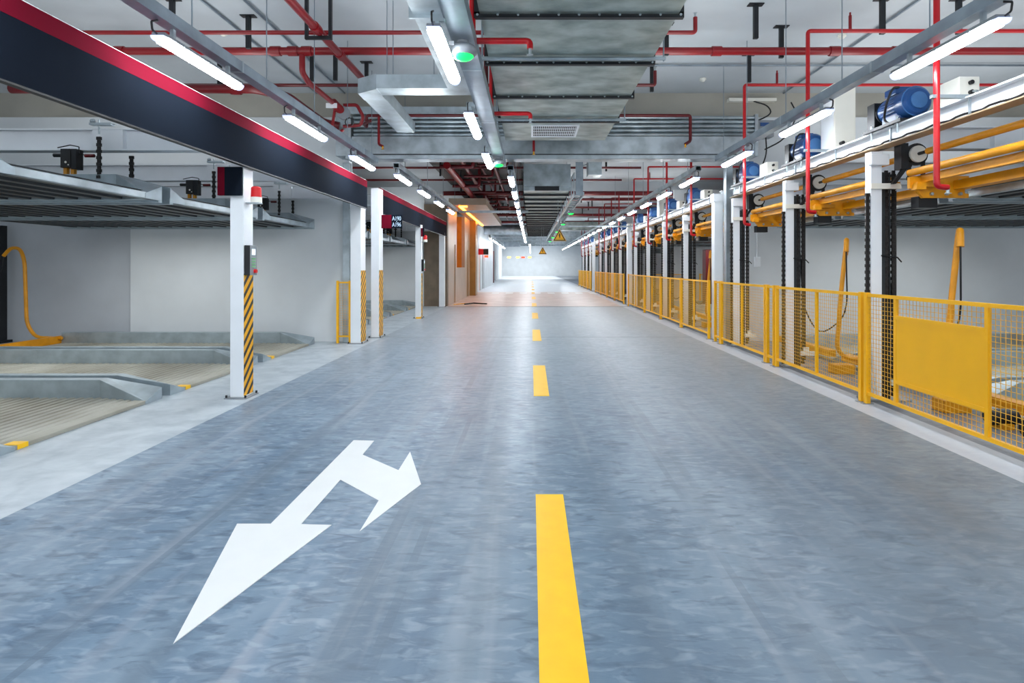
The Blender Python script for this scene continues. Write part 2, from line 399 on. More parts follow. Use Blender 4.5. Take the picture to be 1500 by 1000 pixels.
def rail(nm, x, z0, ya, yb, w, h, m, label, rod_ys, dx=0):
    t = thing('cable_trunking', (x,(ya+yb)/2,z0), label, 'cable trunking')
    th = .006
    part('trunk_body', MB().box(x-w/2,x+w/2,ya,yb,z0,z0+th).box(x-w/2,x-w/2+th,ya,yb,z0+th,z0+h).box(x+w/2-th,x+w/2,ya,yb,z0+th,z0+h).box(x-w/2+th,x+w/2-th,ya,yb,z0+h*.85,z0+h), m, t)
    y = ya+1.0
    while y < min(yb, 30):
        part('joint_band', MB().box(x-w/2-.004,x+w/2+.004,y,y+.03,z0-.004,z0+h+.004), 'galv', t); y += 2.0
    for y in rod_ys:
        part('hanger_rod', MB().cyl((x+dx,y,z0+h),(x+dx,y,5.0),.006,6), 'tray', t)
    return t
rail('l', -2.85, 3.38, 0.5, 10.4, .11, .10, 'tray', 'long grey cable trunking carrying the near left lamps', [3.43,4.78,6.13,7.48,8.83,10.18])
rail('r', 3.35, 3.38, 0.5, 10.2, .11, .10, 'tray', 'long grey cable trunking carrying the near right lamps', [3.43,4.78,6.13,7.48,8.83,9.9])
rail('l', -2.55, 3.36, 10.75, 19.4, .11, .10, 'galv', 'grey cable trunking on the left beyond the duct housing', [11.5,14,16.5,19], 0)
rail('r', 3.25, 3.36, 11.05, 60, .11, .10, 'galv', 'long grey cable trunking on the right beyond the duct housing', [11.8,14,16.5,19,22,26,30])
rail('c', -.40, 3.36, 11.0, 42, .12, .10, 'tray', 'grey cable trunking of the centre lamps beyond the duct housing', [12,15,18,22,26])
rail('l', -2.55, 3.36, 34.9, 56, .11, .10, 'galv', 'distant grey cable trunking on the left past the lobby', [36,40,44])
rail('d', -.10, 3.36, 44.5, 74, .11, .10, 'galv', 'distant grey cable trunking over the middle of the aisle', [46,52,58,64,70])
tr = rail('tray', -.575, 3.40, 0.5, 10.9, .19, .12, 'tray', 'wide grey cable tray over the centre lamps with signal domes', [1.5,3.2,4.9,6.6,8.3,10.0])
for y in [4.17+.18,4.17+1.0,6.5+.18,6.5+1.0,8.85+.18,8.85+1.0]: part('side_bracket', MB().box(-.76,-.66,y,y+.03,3.375,3.43), 'galv', tr)

# signal domes
dome = thing('signal_dome', (0,0,0), 'x', 'signal light', 'round parking signal domes')
part('mount', MB().cyl((0,0,-.03),(0,0,.0),.05,14), 'grey', dome, smooth=True)
part('shell', MB().ball((0,0,-.085),.125,20,.52), 'grey', dome, smooth=True, label='grey domed shell')
part('lens', MB().ball((0,0,-.105),.098,18,.62,-1), 'greenled', dome, smooth=True, label='glowing green lens')
part('tag', MB().box(-.1,-.06,-.118,-.105,-.075,-.045), 'white', dome, label='small white tag')
DM = [(-.575,4.8,3.40),(-.575,9.95,3.40),(1.26,18.0,3.30),(1.26,22.6,3.30),(1.26,27.5,3.30),(1.26,33,3.30),(1.26,38,3.30)]
for i, p in enumerate(DM):
    lab = ['grey signal dome with green lens under the centre tray, nearest','small green signal dome under the centre tray by the duct housing'][i] if i < 2 else 'small green signal dome under the cable ladder, %s' % ORD[i-2]
    if i == 0: dome.location = p; WL[dome] = p; dome['label'] = lab
    else: copy_tree(dome, p, lab)

# ------------------------------------------------------------------ main duct
DX0, DX1, DZ, DT = -.453, 1.297, 3.72, 4.14
duct = thing('ventilation_duct', (.42,5.5,DZ), 'wide galvanised ventilation duct overhead with black flanges', 'duct')
fy = [2.63,3.83,5.03,6.2,7.44,8.68]
ed = [0.5]+fy+[10.05]
for a, b_ in zip(ed[:-1], ed[1:]):
    m = MB().box(DX0,DX1,a+.02,b_-.02,DZ,DT)
    part('duct_section', m, 'galvd', duct)
for y in fy:
    part('flange', MB().box(DX0-.05,DX1+.05,y-.025,y+.025,DZ-.03,DZ+.02).box(DX0-.05,DX0-.0,y-.025,y+.025,DZ,DT+.05).box(DX1,DX1+.05,y-.025,y+.025,DZ,DT+.05), 'dark', duct)
    m = MB()
    for k in range(11): m.cyl((DX0-.02+.179*k,y-.032,DZ-.006),(DX0-.02+.179*k,y-.025,DZ-.006),.011,8)
    part('flange_bolt', m, 'galv', duct)
for y in (3.5,6.0,8.5):
    part('support_bar', MB().cyl((DX0-.07,y,DZ-.03),(DX1+.12,y,DZ-.03),.022,10), 'galv', duct, smooth=True)
    for x in (DX0-.06, DX1+.1): part('hanger_rod', MB().cyl((x,y,DZ-.06),(x,y,5),.008,6), 'tray', duct)
gr = part('grille', MB().box(.0,.76,8.92,8.95,DZ-.02,DZ).box(.0,.76,9.66,9.7,DZ-.02,DZ).box(0,.035,8.95,9.66,DZ-.02,DZ).box(.725,.76,8.95,9.66,DZ-.02,DZ), 'white', duct)
part('grille_backing', MB().box(.035,.725,8.95,9.66,DZ-.006,DZ-.003), 'black', gr)
m = MB()
for k in range(22): m.box(.05+.0312*k,.058+.0312*k,8.95,9.66,DZ-.018,DZ-.008)
for k in range(3): m.box(.035,.725,9.12+.18*k,9.135+.18*k,DZ-.019,DZ-.012)
part('louvre', m, 'white', gr)
# duct beyond the housing
d2 = thing('ventilation_duct', (.44,28,3.66), 'long galvanised duct beyond the housing with many ribs', 'duct')
part('duct_body', MB().box(-.21,1.09,15.9,41,3.66,4.3), 'galvd', d2)
for i in range(20):
    y = 17+1.2*i
    part('flange', MB().box(-.25,1.13,y-.03,y+.03,3.6,3.68).box(-.25,-.21,y-.03,y+.03,3.68,4.33).box(1.09,1.13,y-.03,y+.03,3.68,4.33), 'dark', d2)
part('duct_mouth', MB().box(-.21,1.09,15.7,15.9,3.72,4.32).box(-.21,1.09,15.8,15.9,3.6,3.72), 'galv', d2)
part('grille', MB().box(.1,.78,15.76,15.8,3.60,3.72), 'dark', d2)
for y in (17.6,20,22.4): 
    for x in (-.23,1.10): part('hanger_rod', MB().cyl((x,y,3.6),(x,y,5),.008,6), 'tray', d2)
# small side duct with elbow (upper left)
d3 = thing('branch_duct', (-1.2,7.4,3.8), 'slim galvanised branch duct turning left above the centre lamps', 'duct')
part('duct_run', MB().box(-1.08,-.80,.5,7.35,3.8,3.98), 'galv', d3)
part('duct_cross', MB().box(-2.0,-.80,7.35,7.65,3.8,3.98), 'galv', d3)
part('duct_elbow', MB().prism([(-2.0,7.35),(-2.0,7.65),(-2.0,7.85),(-2.3,7.85),(-2.3,7.55)], 'z', 3.79,3.99), 'galv', d3)
part('duct_outlet', MB().box(-2.3,-2.0,7.85,9.8,3.8,3.98), 'galv', d3)
for y in (3,5.2): part('duct_joint', MB().box(-1.12,-.76,y,y+.03,3.77,4.01), 'galv', d3)
for (x, y) in ((-1.9,7.5),(-1.2,7.5),(-1.28,7.5),(-1.82,7.5)): part('hanger_rod', MB().cyl((x,y,3.98),(x,y,5),.006,6), 'tray', d3)

# ------------------------------------------------------------------ shutter housing across the aisle
sh = thing('shutter_housing', (0,11,3.5), 'ribbed galvanised fire shutter housing spanning the aisle', 'shutter')
part('bottom_bar', MB().box(-3.55,3.95,10.86,11.2,3.55,3.63), 'galv', sh, bevel=.01)
part('drop_box', MB().box(-3.45,4.3,10.95,11.3,3.66,4.0), 'galv', sh)
part('dark_gap', MB().box(-3.5,3.95,10.93,11.25,3.63,3.66), 'dark', sh)
for k in range(5):
    z = 4.0+.082*k
    part('shutter_slat', MB().prism([(10.99,z+.004),(10.955,z+.02),(10.945,z+.04),(10.955,z+.062),(10.99,z+.078),(11.2,z+.078),(11.2,z+.004)], 'x', -3.42, 4.3), 'galv', sh)
part('top_trough', MB().box(-3.62,1.2,10.90,11.05,4.42,4.56), 'galv', sh)
part('end_plate', MB().box(-3.75,-3.46,10.92,11.32,3.62,4.42), 'galv', sh)
part('end_plate', MB().box(4.3,4.36,10.92,11.32,3.62,4.42), 'galv', sh)
for x, n in ((-3.64,'left'),(3.9,'right')):
    solo('guide_post', MB().box(x-.07,x+.07,11.19,11.33,0,3.54), 'galv', 'galvanised shutter guide post on the %s side of the aisle' % n, 'post', bevel=.01)
cbx = thing('shutter_control_box', (4.55,11.1,4.05), 'grey shutter control box with blue label by the right wall', 'control box')
part('box_body', MB().box(4.38,4.72,11.05,11.3,4.02,4.34), 'grey', cbx, bevel=.008)
part('blue_label', MB().box(4.45,4.62,11.04,11.05,4.22,4.29), 'blue', cbx)
part('cable', MB().pipe([(4.6,11.15,4.02),(4.62,11.15,3.7),(4.5,11.15,3.4),(4.45,11.2,3.1)], .014, 8, .15), 'black', cbx, smooth=True)

# ------------------------------------------------------------------ red pipes
def pipe(name, pts, r, m, label, extra=None, group=None, fit=None):
    xs = [p[0] for p in pts]; c = (sum(xs)/len(xs), sum(p[1] for p in pts)/len(pts), min(p[2] for p in pts))
    t = thing(name, c, label, 'pipe', group)
    part('pipe_run', MB().pipe(pts, r, 12), m, t, smooth=True)
    if fit:
        for a, b_ in fit: part('coupling', MB().cyl(a, b_, r*1.28, 12), m, t, smooth=True)
    return t
def sprinkler(t, p, down=True, m='galv'):
    x, y, z = p; s = -1 if down else 1
    part('sprinkler_head', MB().cyl((x,y,z),(x,y,z+s*.05),.014,8).cyl((x,y,z+s*.05),(x,y,z+s*.055),.028,10), m, t, smooth=True)
t = pipe('fire_main_pipe', [(-7.5,8.2,4.60),(11,8.2,4.60)], .055, 'red', 'thick red fire main crossing the ceiling from wall to wall',
     fit=[((x,8.2,4.60),(x+.14,8.2,4.60)) for x in (-3.5,-3.3,-3.75,-6,2.6,4.3,5.2)])
t = pipe('sprinkler_pipe', [(-7.8,7.45,4.56),(2.15,7.45,4.56),(2.15,7.45,4.76)], .028, 'red', 'thin red sprinkler pipe parallel to the fire main, nearest the camera')
sprinkler(t, (2.15,7.45,4.76), False)
t = pipe('sprinkler_pipe', [(-7.8,9.55,4.54),(2.08,9.55,4.54),(2.08,9.55,4.78)], .028, 'dred', 'thin dark red sprinkler pipe behind the fire main')
sprinkler(t, (2.08,9.55,4.78), False)
t = pipe('fire_pipe', [(-8.5,9.3,4.40),(-4.5,9.3,4.40),(-4.1,9.6,4.36),(-3.9,10.7,4.2),(-3.62,10.75,4.15)], .075, 'dred', 'thick dark red pipe bending above the left bay near the valve',
     fit=[((-4.9,9.3,4.4),(-4.75,9.3,4.4)),((-6.3,9.3,4.4),(-6.15,9.3,4.4))])
t = pipe('fire_pipe', [(-2.72,1.5,4.46),(-2.66,9.1,4.46)], .05, 'red', 'long dark red pipe running along the ceiling on the left',
     fit=[((-2.675,y,4.46),(-2.675,y+.14,4.46)) for y in (4.3,7.0,7.9)])
t = pipe('fire_branch_pipe', [(-3.30,8.2,4.55),(-3.30,8.2,4.30),(-3.32,8.5,4.24),(-3.32,9.5,4.24)], .042, 'red', 'red branch pipe dropping from the fire main towards the valve')
valve = thing('alarm_valve', (-3.25,9.75,4.0), 'red and white fire alarm valve with round gauge high on the left', 'valve')
part('valve_body', MB().cyl((-3.32,9.52,4.24),(-3.25,9.75,4.16),.075,14), 'red', valve, smooth=True)
part('gauge', MB().cyl((-3.22,9.8,4.12),(-3.20,9.7,4.12),.11,18), 'grey', valve, smooth=True)
part('valve_label', MB().box(-3.42,-3.24,9.48,9.5,4.14,4.22), 'white', valve)
part('handwheel', MB().tube([(-3.1+.07*math.cos(a),9.7,3.96+.07*math.sin(a)) for a in [2*PI*k/12 for k in range(13)]], .01, 6), 'black', valve, smooth=True)
part('outlet_pipe', MB().pipe([(-3.22,9.75,4.26),(-3.0,9.8,4.28),(-2.92,9.9,4.1),(-3.0,10.0,3.98),(-3.3,10.0,3.96)], .03, 10), 'red', valve, smooth=True)
part('drop_pipe', MB().pipe([(-3.35,9.7,4.16),(-3.4,9.7,3.82),(-3.32,9.7,3.74),(-3.22,9.75,3.84)], .024, 10), 'red', valve, smooth=True)
part('tag_plate', MB().box(-3.66,-3.5,9.6,9.61,3.78,3.94), 'white', valve)
t = pipe('sprinkler_pipe', [(-2.9,10.3,4.14),(-3.1,10.55,4.14),(-3.1,10.72,4.12),(-3.1,10.72,3.98+.36),(3.0,10.72,4.34),(3.0,10.72,3.86),(2.88,10.62,3.78)], .03, 'dred', 'red sprinkler pipe along the front of the shutter housing')
for x in (-2.87, .05):
    part('drop_pipe', MB().pipe([(x,10.72,4.34),(x,10.72,3.80),(x+.1,10.62,3.74)] if x < 0 else [(x,10.72,4.0),(x,10.72,3.66)], .024, 10), 'red', t, smooth=True)
for p in ((-2.77,10.62,3.74),(.05,10.72,3.66),(2.88,10.62,3.78)): sprinkler(t, p, True, 'yellow')
for i, y in enumerate((5.05,7.45)):
    t = pipe('sprinkler_branch', [(-.40-.02*i,y+.1,4.56),(-.56,y+.1,4.50),(-.56,y,3.50),(-.0,y,3.50),(-.0,y,3.42)] if False else [(-.52,y,4.54),(-.52,y,3.50),(-.01,y,3.50),(-.01,y,3.43)], .028, 'cherry', 'bright red sprinkler arm under the main duct, %s' % ['nearest to the camera','farther, before the grille'][i])
    sprinkler(t, (-.01,y,3.43))
    part('riser', MB().pipe([(-.60,y+.12,3.5),(-.60,y+.12,4.54)], .03), 'dred', t, smooth=True)
# right-hand drops at each lift station
RY = [5.05,7.4,9.6,12.8,15.1,17.5,19.9,23.3,25.5,27.9,30.2,35.8,38.2,40.6]
for i, y in enumerate(RY):
    xr = 11 if i < 3 else 8.5
    t = pipe('sprinkler_drop', [(xr,y,4.56),(3.6,y,4.56),(3.6,y,2.21),(3.70,y,2.20)], .026, 'cherry' if i < 7 else 'red', 'red sprinkler drop pipe over the yellow fence, %s' % ORD[i], group='red sprinkler drop pipes on the right')
    sprinkler(t, (3.70,y,2.20), True)
    if i < 7:
        part('pipe_clamp', MB().box(3.55,3.95,y-.02,y+.02,2.99,3.02), 'galv', t)
        part('upright_head', MB().cyl((4.15,y,4.58),(4.15,y,4.76),.02,8).cyl((4.15,y,4.76),(4.15,y,4.8),.012,8), 'red', t, smooth=True)
# far cross pipes on the left ceiling
for i, (y, z, r, x0, x1) in enumerate([(13.2,4.4,.03,-8,-1),(15.6,4.5,.03,-8,3.0),(17.6,4.55,.035,-8,3.4),(20.1,4.55,.035,-8,3.2),(22.6,4.4,.09,-3.5,10),(25.5,4.5,.06,-3,8),(28.5,4.45,.05,-3,8),(31,4.3,.08,-3,8),(36,4.3,.08,-3,8)]):
    pipe('fire_cross_pipe', [(x0,y,z),(x1,y,z)], r, 'dred', 'dark red pipe crossing the ceiling beyond the shutter housing, %s' % ORD[i], group='far cross pipes')
for i, (x, y0, y1, z, r) in enumerate([(-2.3,15.5,33,4.25,.10),(-1.95,13,34,4.45,.06),(-1.55,14,40,4.6,.04),(-1.1,12,40,4.5,.05)]):
    pipe('fire_long_pipe', [(x,y0,z),(x,y1,z)], r, 'dred' if i else 'red', 'dark red pipe running away along the far ceiling, %s' % ['leftmost and thickest','second from left','third from left','fourth from left'][i], group='far lengthwise pipes')
for i in range(16):
    y = 13.4+1.15*i; x = -2.9+.13*((i*7)%11); z = 4.15+.05*((i*5)%8)
    pipe('fire_riser_pipe', [(x,y,z),(x+.9,y,z),(x+.9,y,4.8)], .03+.012*(i%3), 'dred', 'short dark red pipe among the hangers before the lobby, %s' % ORD[i], group='short dark red pipes')
# hangers
hg = thing('pipe_hanger', (0,0,0), 'x', 'hanger', 'black pipe hangers')
part('channel', MB().box(-.03,.03,-.025,.025,-.46,-.012), 'dark', hg)
part('top_plate', MB().box(-.1,.1,-.05,.05,-.012,0), 'dark', hg)
HG = [(-3.95,7.95,5),(-3.6,9.35,5),(-3.2,9.3,5),(-2.82,9.75,5),(3.0,7.6,5),(4.6,7.45,5),(5.6,7.45,5),(3.65,8.3,5),(2.1,9.9,5),(3.6,9.4,5),(-4.7,7.45,5),(-5.2,9.5,5),(1.95,8.2,5)]
for k in range(40): HG.append((random.uniform(-3.0,-.8), 12.8+k*.55, 4.86) if k % 3 else (random.choice([1.8,2.4,3.1,4.2]), 12.8+k*.6, 5))
for i, p in enumerate(HG):
    lab = 'black steel pipe hanger with top plate, one of many on the ceiling'
    if i == 0: hg.location = p; WL[hg] = p; hg['label'] = lab
    else: copy_tree(hg, p, lab)
for i, (x, y) in enumerate([(-2.69,7.2),(-2.67,5.2)]):
    t = thing('pipe_cradle', (x,y,4.35), 'black square cradle holding the long red pipe, %s' % ['farther from the camera','nearer to the camera'][i], 'hanger')
    part('cradle_bar', MB().box(x-.17,x+.17,y-.02,y+.02,4.37,4.41), 'dark', t)
    for s in (-1,1): part('cradle_leg', MB().box(x+s*.15-.02,x+s*.15+.02,y-.02,y+.02,4.41,5), 'dark', t)
# conduits
for i, (pts, lab) in enumerate([([(-3.74,2,4.97),(-3.74,11.4,4.97)],'thin grey conduit running along the left ceiling'),
        ([(-4.3,2,4.97),(-4.3,11.4,4.97)],'second thin grey conduit along the left ceiling'),
        ([(1.4,9.8,4.96),(11,9.8,4.96)],'grey conduit crossing the right ceiling behind the fire main'),
        ([(5.06,2,4.97),(5.06,11.4,4.97)],'thin grey conduit running along the right ceiling'),
        ([(4.8,13,4.97),(1.6,20,4.97)],'slanting grey conduit on the ceiling beyond the housing')]):
    solo('conduit', MB().tube(pts, .018, 8), 'tray', lab, 'conduit', smooth=True)
jb = MB().box(3.95,4.9,11.35,11.49,4.80,4.86)
solo('cable_duct', jb, 'cream', 'cream plastic cable duct on the beam at right', 'cable duct')
solo('hanging_cable', MB().pipe([(4.45,11.38,4.80),(4.7,11.3,4.7),(4.75,11.2,4.5),(4.4,11.2,4.34)], .014, 8, .2), 'black', 'black cable looping from the cable duct to the control box', 'cable', smooth=True)
solo('hanging_cable', MB().pipe([(5.2,11.38,4.78),(5.3,11.3,4.5),(5.0,11.2,4.0),(4.6,11.2,3.8)], .014, 8, .25), 'black', 'black cable hanging loose right of the control box', 'cable', smooth=True)
for i, (x, y) in enumerate([(-4.6,8.5),(4.7,8.6),(-3.0,10.5),(3.2,10.6)]):
    t = thing('smoke_detector', (x,y,4.93), 'round white smoke detector on the ceiling, %s' % ['far left above the lamps','right of the duct','left near the beam','right near the beam'][i], 'detector')
    part('base', MB().cyl((x,y,4.97),(x,y,5),.06,16), 'cream', t, smooth=True); part('cap', MB().ball((x,y,4.97),.045,14,.8,-1), 'cream', t, smooth=True)

# ------------------------------------------------------------------ columns (left)
def column(x0, y0, w, d, h, lab, stripe_top=1.42, hs=True, bp=True):
    t = thing('steel_column', (x0+w/2,y0+d/2,0), lab, 'column')
    part('post', MB().box(x0,x0+w,y0,y0+d,.012,h), 'white', t, bevel=.006)
    part('base_plate', MB().box(x0-.05,x0+w+.05,y0-.04,y0+d+.04,0,.012), 'grey', t)
    if hs: part('hazard_stripe', MB().box(x0+w+.001,x0+w+.004,y0+.004,y0+d-.004,.03,stripe_top), 'hazard', t, label='yellow and black hazard tape')
    m = MB()
    for sx in (-.03, w+.03):
        for sy in (-.02, d+.02): m.cyl((x0+sx,y0+sy,.012),(x0+sx,y0+sy,.04),.012,6)
    part('anchor_bolt', m, 'dark', t)
    return t
column(-3.42,6.46,.155,.22,2.8,'white steel column with hazard tape, nearest on the left')
column(-3.50,11.02,.20,.32,2.8,'white steel column with hazard tape at the first bay end')
column(-3.36,11.93,.17,.32,3.14,'white steel column under the parking number sign')
column(-3.34,16.4,.17,.2,2.7,'white steel column carrying the farther red beacon', 1.3)
column(-3.40,21.0,.2,.2,2.75,'white steel column beside the lobby wall', 1.3, False)
solo('column_foot_guard', MB().box(-3.2,-3.16,16.3,16.4,0,.05).box(-3.3,-3.16,16.28,16.3,0,.05), 'yellow', 'small yellow foot guard at the column near the lobby', 'guard')

def fascia(y0, y1, lab):
    t = thing('fascia_board', (-3.23,(y0+y1)/2,2.63), lab, 'sign board')
    part('navy_panel', MB().box(-3.245,-3.20,y0,y1,2.635,3.04), 'navy', t, label='dark navy panel')
    part('crimson_band', MB().box(-3.245,-3.198,y0,y1,3.04,3.17), 'crimson', t, label='crimson top band')
    part('edge_trim', MB().box(-3.25,-3.2,y0,y1,2.622,2.635), 'black', t)
    part('top_trim', MB().box(-3.25,-3.2,y0,y1,3.17,3.176), 'white', t)
    part('backing_rail', MB().box(-3.30,-3.25,y0,y1,2.64,3.12), 'dark', t)
fascia(1.0,11.1,'long navy and crimson fascia board above the near left bays')
fascia(12.08,21.5,'navy and crimson fascia board above the farther left bays')
def flag(x0, x1, xs, y, z0, z1, lab, txt=None):
    t = thing('hanging_sign', ((x0+x1)/2,y,z0), lab, 'sign')
    part('crimson_plate', MB().box(x0,xs,y-.02,y+.02,z0,z1), 'crimson', t, label='crimson part of the sign')
    part('navy_plate', MB().box(xs,x1,y-.02,y+.02,z0,z1), 'navy', t, label='dark navy part of the sign')
    if txt:
        h = (z1-z0)
        text_part(txt[0], (xs+x1)/2, y-.024, z1-h*.42, h*.44, 'text', t, align='CENTER')
        text_part(txt[1], (xs+x1)/2, y-.024, z0+h*.12, h*.44, 'text', t, align='CENTER')
        part('dash_mark', MB().box((xs+x1)/2-.006,(xs+x1)/2+.006,y-.025,y-.02,z0+h*.46,z0+h*.53), 'text', t)
flag(-3.53,-3.265,-3.45,6.42,2.30,2.62,'blank crimson and navy sign on the nearest white column')
flag(-3.14,-2.71,-2.93,11.95,2.30,2.58,'crimson and navy sign reading A190 to A196',('A190','A196'))
flag(-3.17,-3.08,-3.12,16.38,2.36,2.6,'small crimson and white sign on the beacon column')
def beacon(x, y, z, lab):
    t = thing('warning_beacon', (x,y,z), lab, 'beacon light')
    part('bracket', MB().box(x-.10,x+.05,y-.05,y+.05,z,z+.012), 'galv', t)
    part('base', MB().cyl((x,y,z+.012),(x,y,z+.075),.062,18), 'cream', t, smooth=True)
    part('lens', MB().cyl((x,y,z+.075),(x,y,z+.18),.058,18,.054).ball((x,y,z+.18),.054,18,.4,1), 'redlamp', t, smooth=True, label='red beacon lens')
beacon(-3.165,6.55,2.22,'red beacon light on the nearest white column')
beacon(-3.07,16.5,2.2,'small red beacon light on the farther left column')
def keybox(x, y, z, lab):
    t = thing('keypad_unit', (x+.035,y+.07,z), lab, 'control panel')
    part('case', MB().box(x,x+.065,y,y+.15,z,z+.34), 'black', t, bevel=.004)
    part('face_plate', MB().box(x+.065,x+.072,y,y+.15,z,z+.34), 'grey', t)
    part('screen', MB().box(x+.072,x+.075,y+.03,y+.11,z+.23,z+.30), 'screen', t)
    m = MB()
    for a in range(3):
        for b_ in range(4): m.box(x+.072,x+.077,y+.03+.03*a,y+.05+.03*a,z+.09+.03*b_,z+.105+.03*b_)
    part('keypad', m, 'keys', t)
    part('stop_button', MB().cyl((x+.072,y+.09,z+.045),(x+.10,y+.09,z+.045),.022,12), 'redlamp', t, smooth=True)
keybox(-3.258,6.46,1.40,'grey and black control panel on the nearest white column')
keybox(-3.165,16.42,1.36,'black control panel on the farther left column')

# left yellow gates between columns
def fence_gate(x0, x1, y, lab):
    t = thing('mesh_gate', ((x0+x1)/2,y,0), lab, 'fence')
    for x in (x0,x1): part('post', MB().box(x-.022,x+.022,y-.022,y+.022,.0,1.22), 'yellow', t)
    part('rail', MB().box(x0,x1,y-.015,y+.015,1.17,1.2), 'yellow', t); part('rail', MB().box(x0,x1,y-.015,y+.015,.12,.15), 'yellow', t)
    m = MB(); k = int((x1-x0)/.05)
    for i in range(1,k+1): xx = x0+(x1-x0)*i/(k+1); m.box(xx-.002,xx+.002,y-.003,y,.15,1.17)
    for j in range(1,21): m.box(x0,x1,y,y+.003,.15+.0485*j-.002,.15+.0485*j+.002)
    part('wire_mesh', m, 'wire', t)
fence_gate(-3.78,-3.54,11.22-.1,'narrow yellow mesh gate left of the second white column')
fence_gate(-3.58,-3.42,11.68,'narrow yellow mesh gate between the two close white columns')

# ------------------------------------------------------------------ pallets
def corr(x0, x1, z, pitch, depth):
    p = []; x = x0
    while x < x1-pitch*.99:
        p += [(x,z),(x+pitch*.45,z),(x+pitch*.55,z-depth),(x+pitch*.92,z-depth)]; x += pitch
    p += [(x,z),(x1,z)] if x < x1-.001 else [(x1,z)]
    return p
def pallet(side, upper, y0, y1, lab, grp):
    """side -1 left: opens towards +x at x=-4.2"""
    z = 2.24 if upper else .0
    xa, xb = (-9.0,-4.2) if side < 0 else ((4.66,9.3) if upper else (4.75,9.3))
    t = thing('upper_parking_pallet' if upper else 'ground_parking_pallet', ((xa+xb)/2,(y0+y1)/2,z), lab, 'parking pallet', grp)
    w0, w1 = y0+.12, y1-.12
    if upper:
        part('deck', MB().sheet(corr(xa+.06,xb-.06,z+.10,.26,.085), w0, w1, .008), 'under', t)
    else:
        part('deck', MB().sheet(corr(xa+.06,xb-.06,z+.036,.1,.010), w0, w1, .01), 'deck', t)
    lipx = xb if side < 0 else xa
    lo, hi = (lipx-.06,lipx) if side < 0 else (lipx,lipx+.06)
    part('front_lip', MB().box(lo,hi,y0+.1,y1-.1,z+.0,z+(.075 if upper else .038)), 'galv' if upper else 'deck', t, bevel=.006)
    for s in (0,1):
        ya, yb = (y0,y0+.12) if s == 0 else (y1-.12,y1)
        inner = yb if s == 0 else ya; outer = ya if s == 0 else yb
        d = -1 if side < 0 else 1; e = lipx-d*.004     # d points into the bay
        far = xa if side < 0 else xb
        off, ht, he = (.44,.29,.17) if upper else (.62,.235,.13)
        m = MB().box(min(far,e+d*off),max(far,e+d*off),ya,yb,z+.0,z+ht)
        # sloped wedge at the aisle end, flaring inwards
        fl = inner + (.16 if s == 0 else -.16)
        n = len(m.v)
        m.v += [(e+d*off,outer,z),(e+d*off,inner,z),(e+d*off,inner,z+ht),(e+d*off,outer,z+ht),
                (e,outer,z),(e,fl,z),(e,fl,z+(.06 if upper else .03)),(e,outer,z+he)]
        m.f += [(n,n+1,n+2,n+3),(n+4,n+7,n+6,n+5),(n,n+3,n+7,n+4),(n+3,n+2,n+6,n+7),(n+1,n+5,n+6,n+2),(n,n+4,n+5,n+1)]
        part('side_curb', m, 'steel', t, bevel=.004)
    if upper:
        part('cross_member', MB().box(xa,xb,y0-.004,y0+.06,z-.02,z+.05).box(xa,xb,y1-.06,y1+.004,z-.02,z+.05), 'steel', t)
    else:
        part('rear_frame', MB().box(xa-.06 if side < 0 else xb,xa if side < 0 else xb+.06,y0+.05,y1-.05,0.03,.17), 'dyellow', t, label='yellow rear frame beam')
        if side < 0: part('corner_mark', MB().box(lipx-.12,lipx+.003,y0+.30,y0+.40,.002,.042), 'roadyellow', t)
        else: part('front_carriage', MB().box(lipx-.14,lipx-.02,y0+.1,y1-.1,.10,.2), 'dyellow', t, label='yellow front carriage beam')
    return t
LB = [(4.35,6.47),(6.57,8.78),(8.90,11.02)]
LB2 = [(12.5,14.6),(14.75,16.85),(17.0,19.1),(19.25,21.35)]
RB = [(2.2,4.2),(4.3,6.35),(6.5,8.55),(8.7,10.8)]
RB2 = [(12.1,14.2),(14.35,16.4),(16.55,18.75),(18.9,21.1)]
RB3 = [(23.0,24.9),(25,27.3),(27.4,29.6),(29.8,32)]
for (lst, nm, side) in ((LB,'in the near left bays',-1),(LB2,'in the farther left bays',-1),(RB[1:],'in the near right bays',1),(RB2,'in the farther right bays',1),(RB3,'in the distant right bays',1)):
    g = {}
    for i, (a, b_) in enumerate(lst):
        for up in (False, True):
            lab = '%s steel parking pallet %s, %s' % ('raised grey' if up else 'ground level', nm, ORD[i])
            grp = '%s pallets %s' % ('upper' if up else 'ground', nm)
            if up not in g: g[up] = (pallet(side, up, a, b_, lab, grp), (a+b_)/2)
            else:
                src, yc = g[up]; l = src.location
                copy_tree(src, (l[0], (a+b_)/2, l[2]), lab)

# ------------------------------------------------------------------ white cross beams and chains
def cross_beam(x0, x1, y, lab, zb=2.82, zt=3.07, stiff=-5.0, grp=None):
    t = thing('steel_cross_beam', ((x0+x1)/2,y,zb), lab, 'beam', grp)
    part('web', MB().box(x0,x1,y-.008,y+.008,zb+.015,zt-.015), 'white', t)
    part('flange', MB().box(x0,x1,y-.075,y+.075,zt-.015,zt), 'white', t); part('flange', MB().box(x0,x1,y-.075,y+.075,zb,zb+.015), 'white', t)
    part('stiffener', MB().box(stiff-.0,stiff+.35,y-.07,y-.008,zb+.015,zt-.015), 'white', t)
    return t
for i, y in enumerate((6.55,8.84,11.1)): cross_beam(-10.9,-3.42,y,'white steel cross beam over the near left bays, %s' % ORD[i])
for i, y in enumerate((12.3,14.68,16.9,19.2,21.3)): cross_beam(-10.9,-3.36,y,'white steel cross beam over the farther left bays, %s' % ORD[i])
for i, y in enumerate((4.25,6.45,8.62,10.9)): cross_beam(3.95,10.9,y,'white steel cross beam over the near right bays, %s' % ORD[i], stiff=5.2)
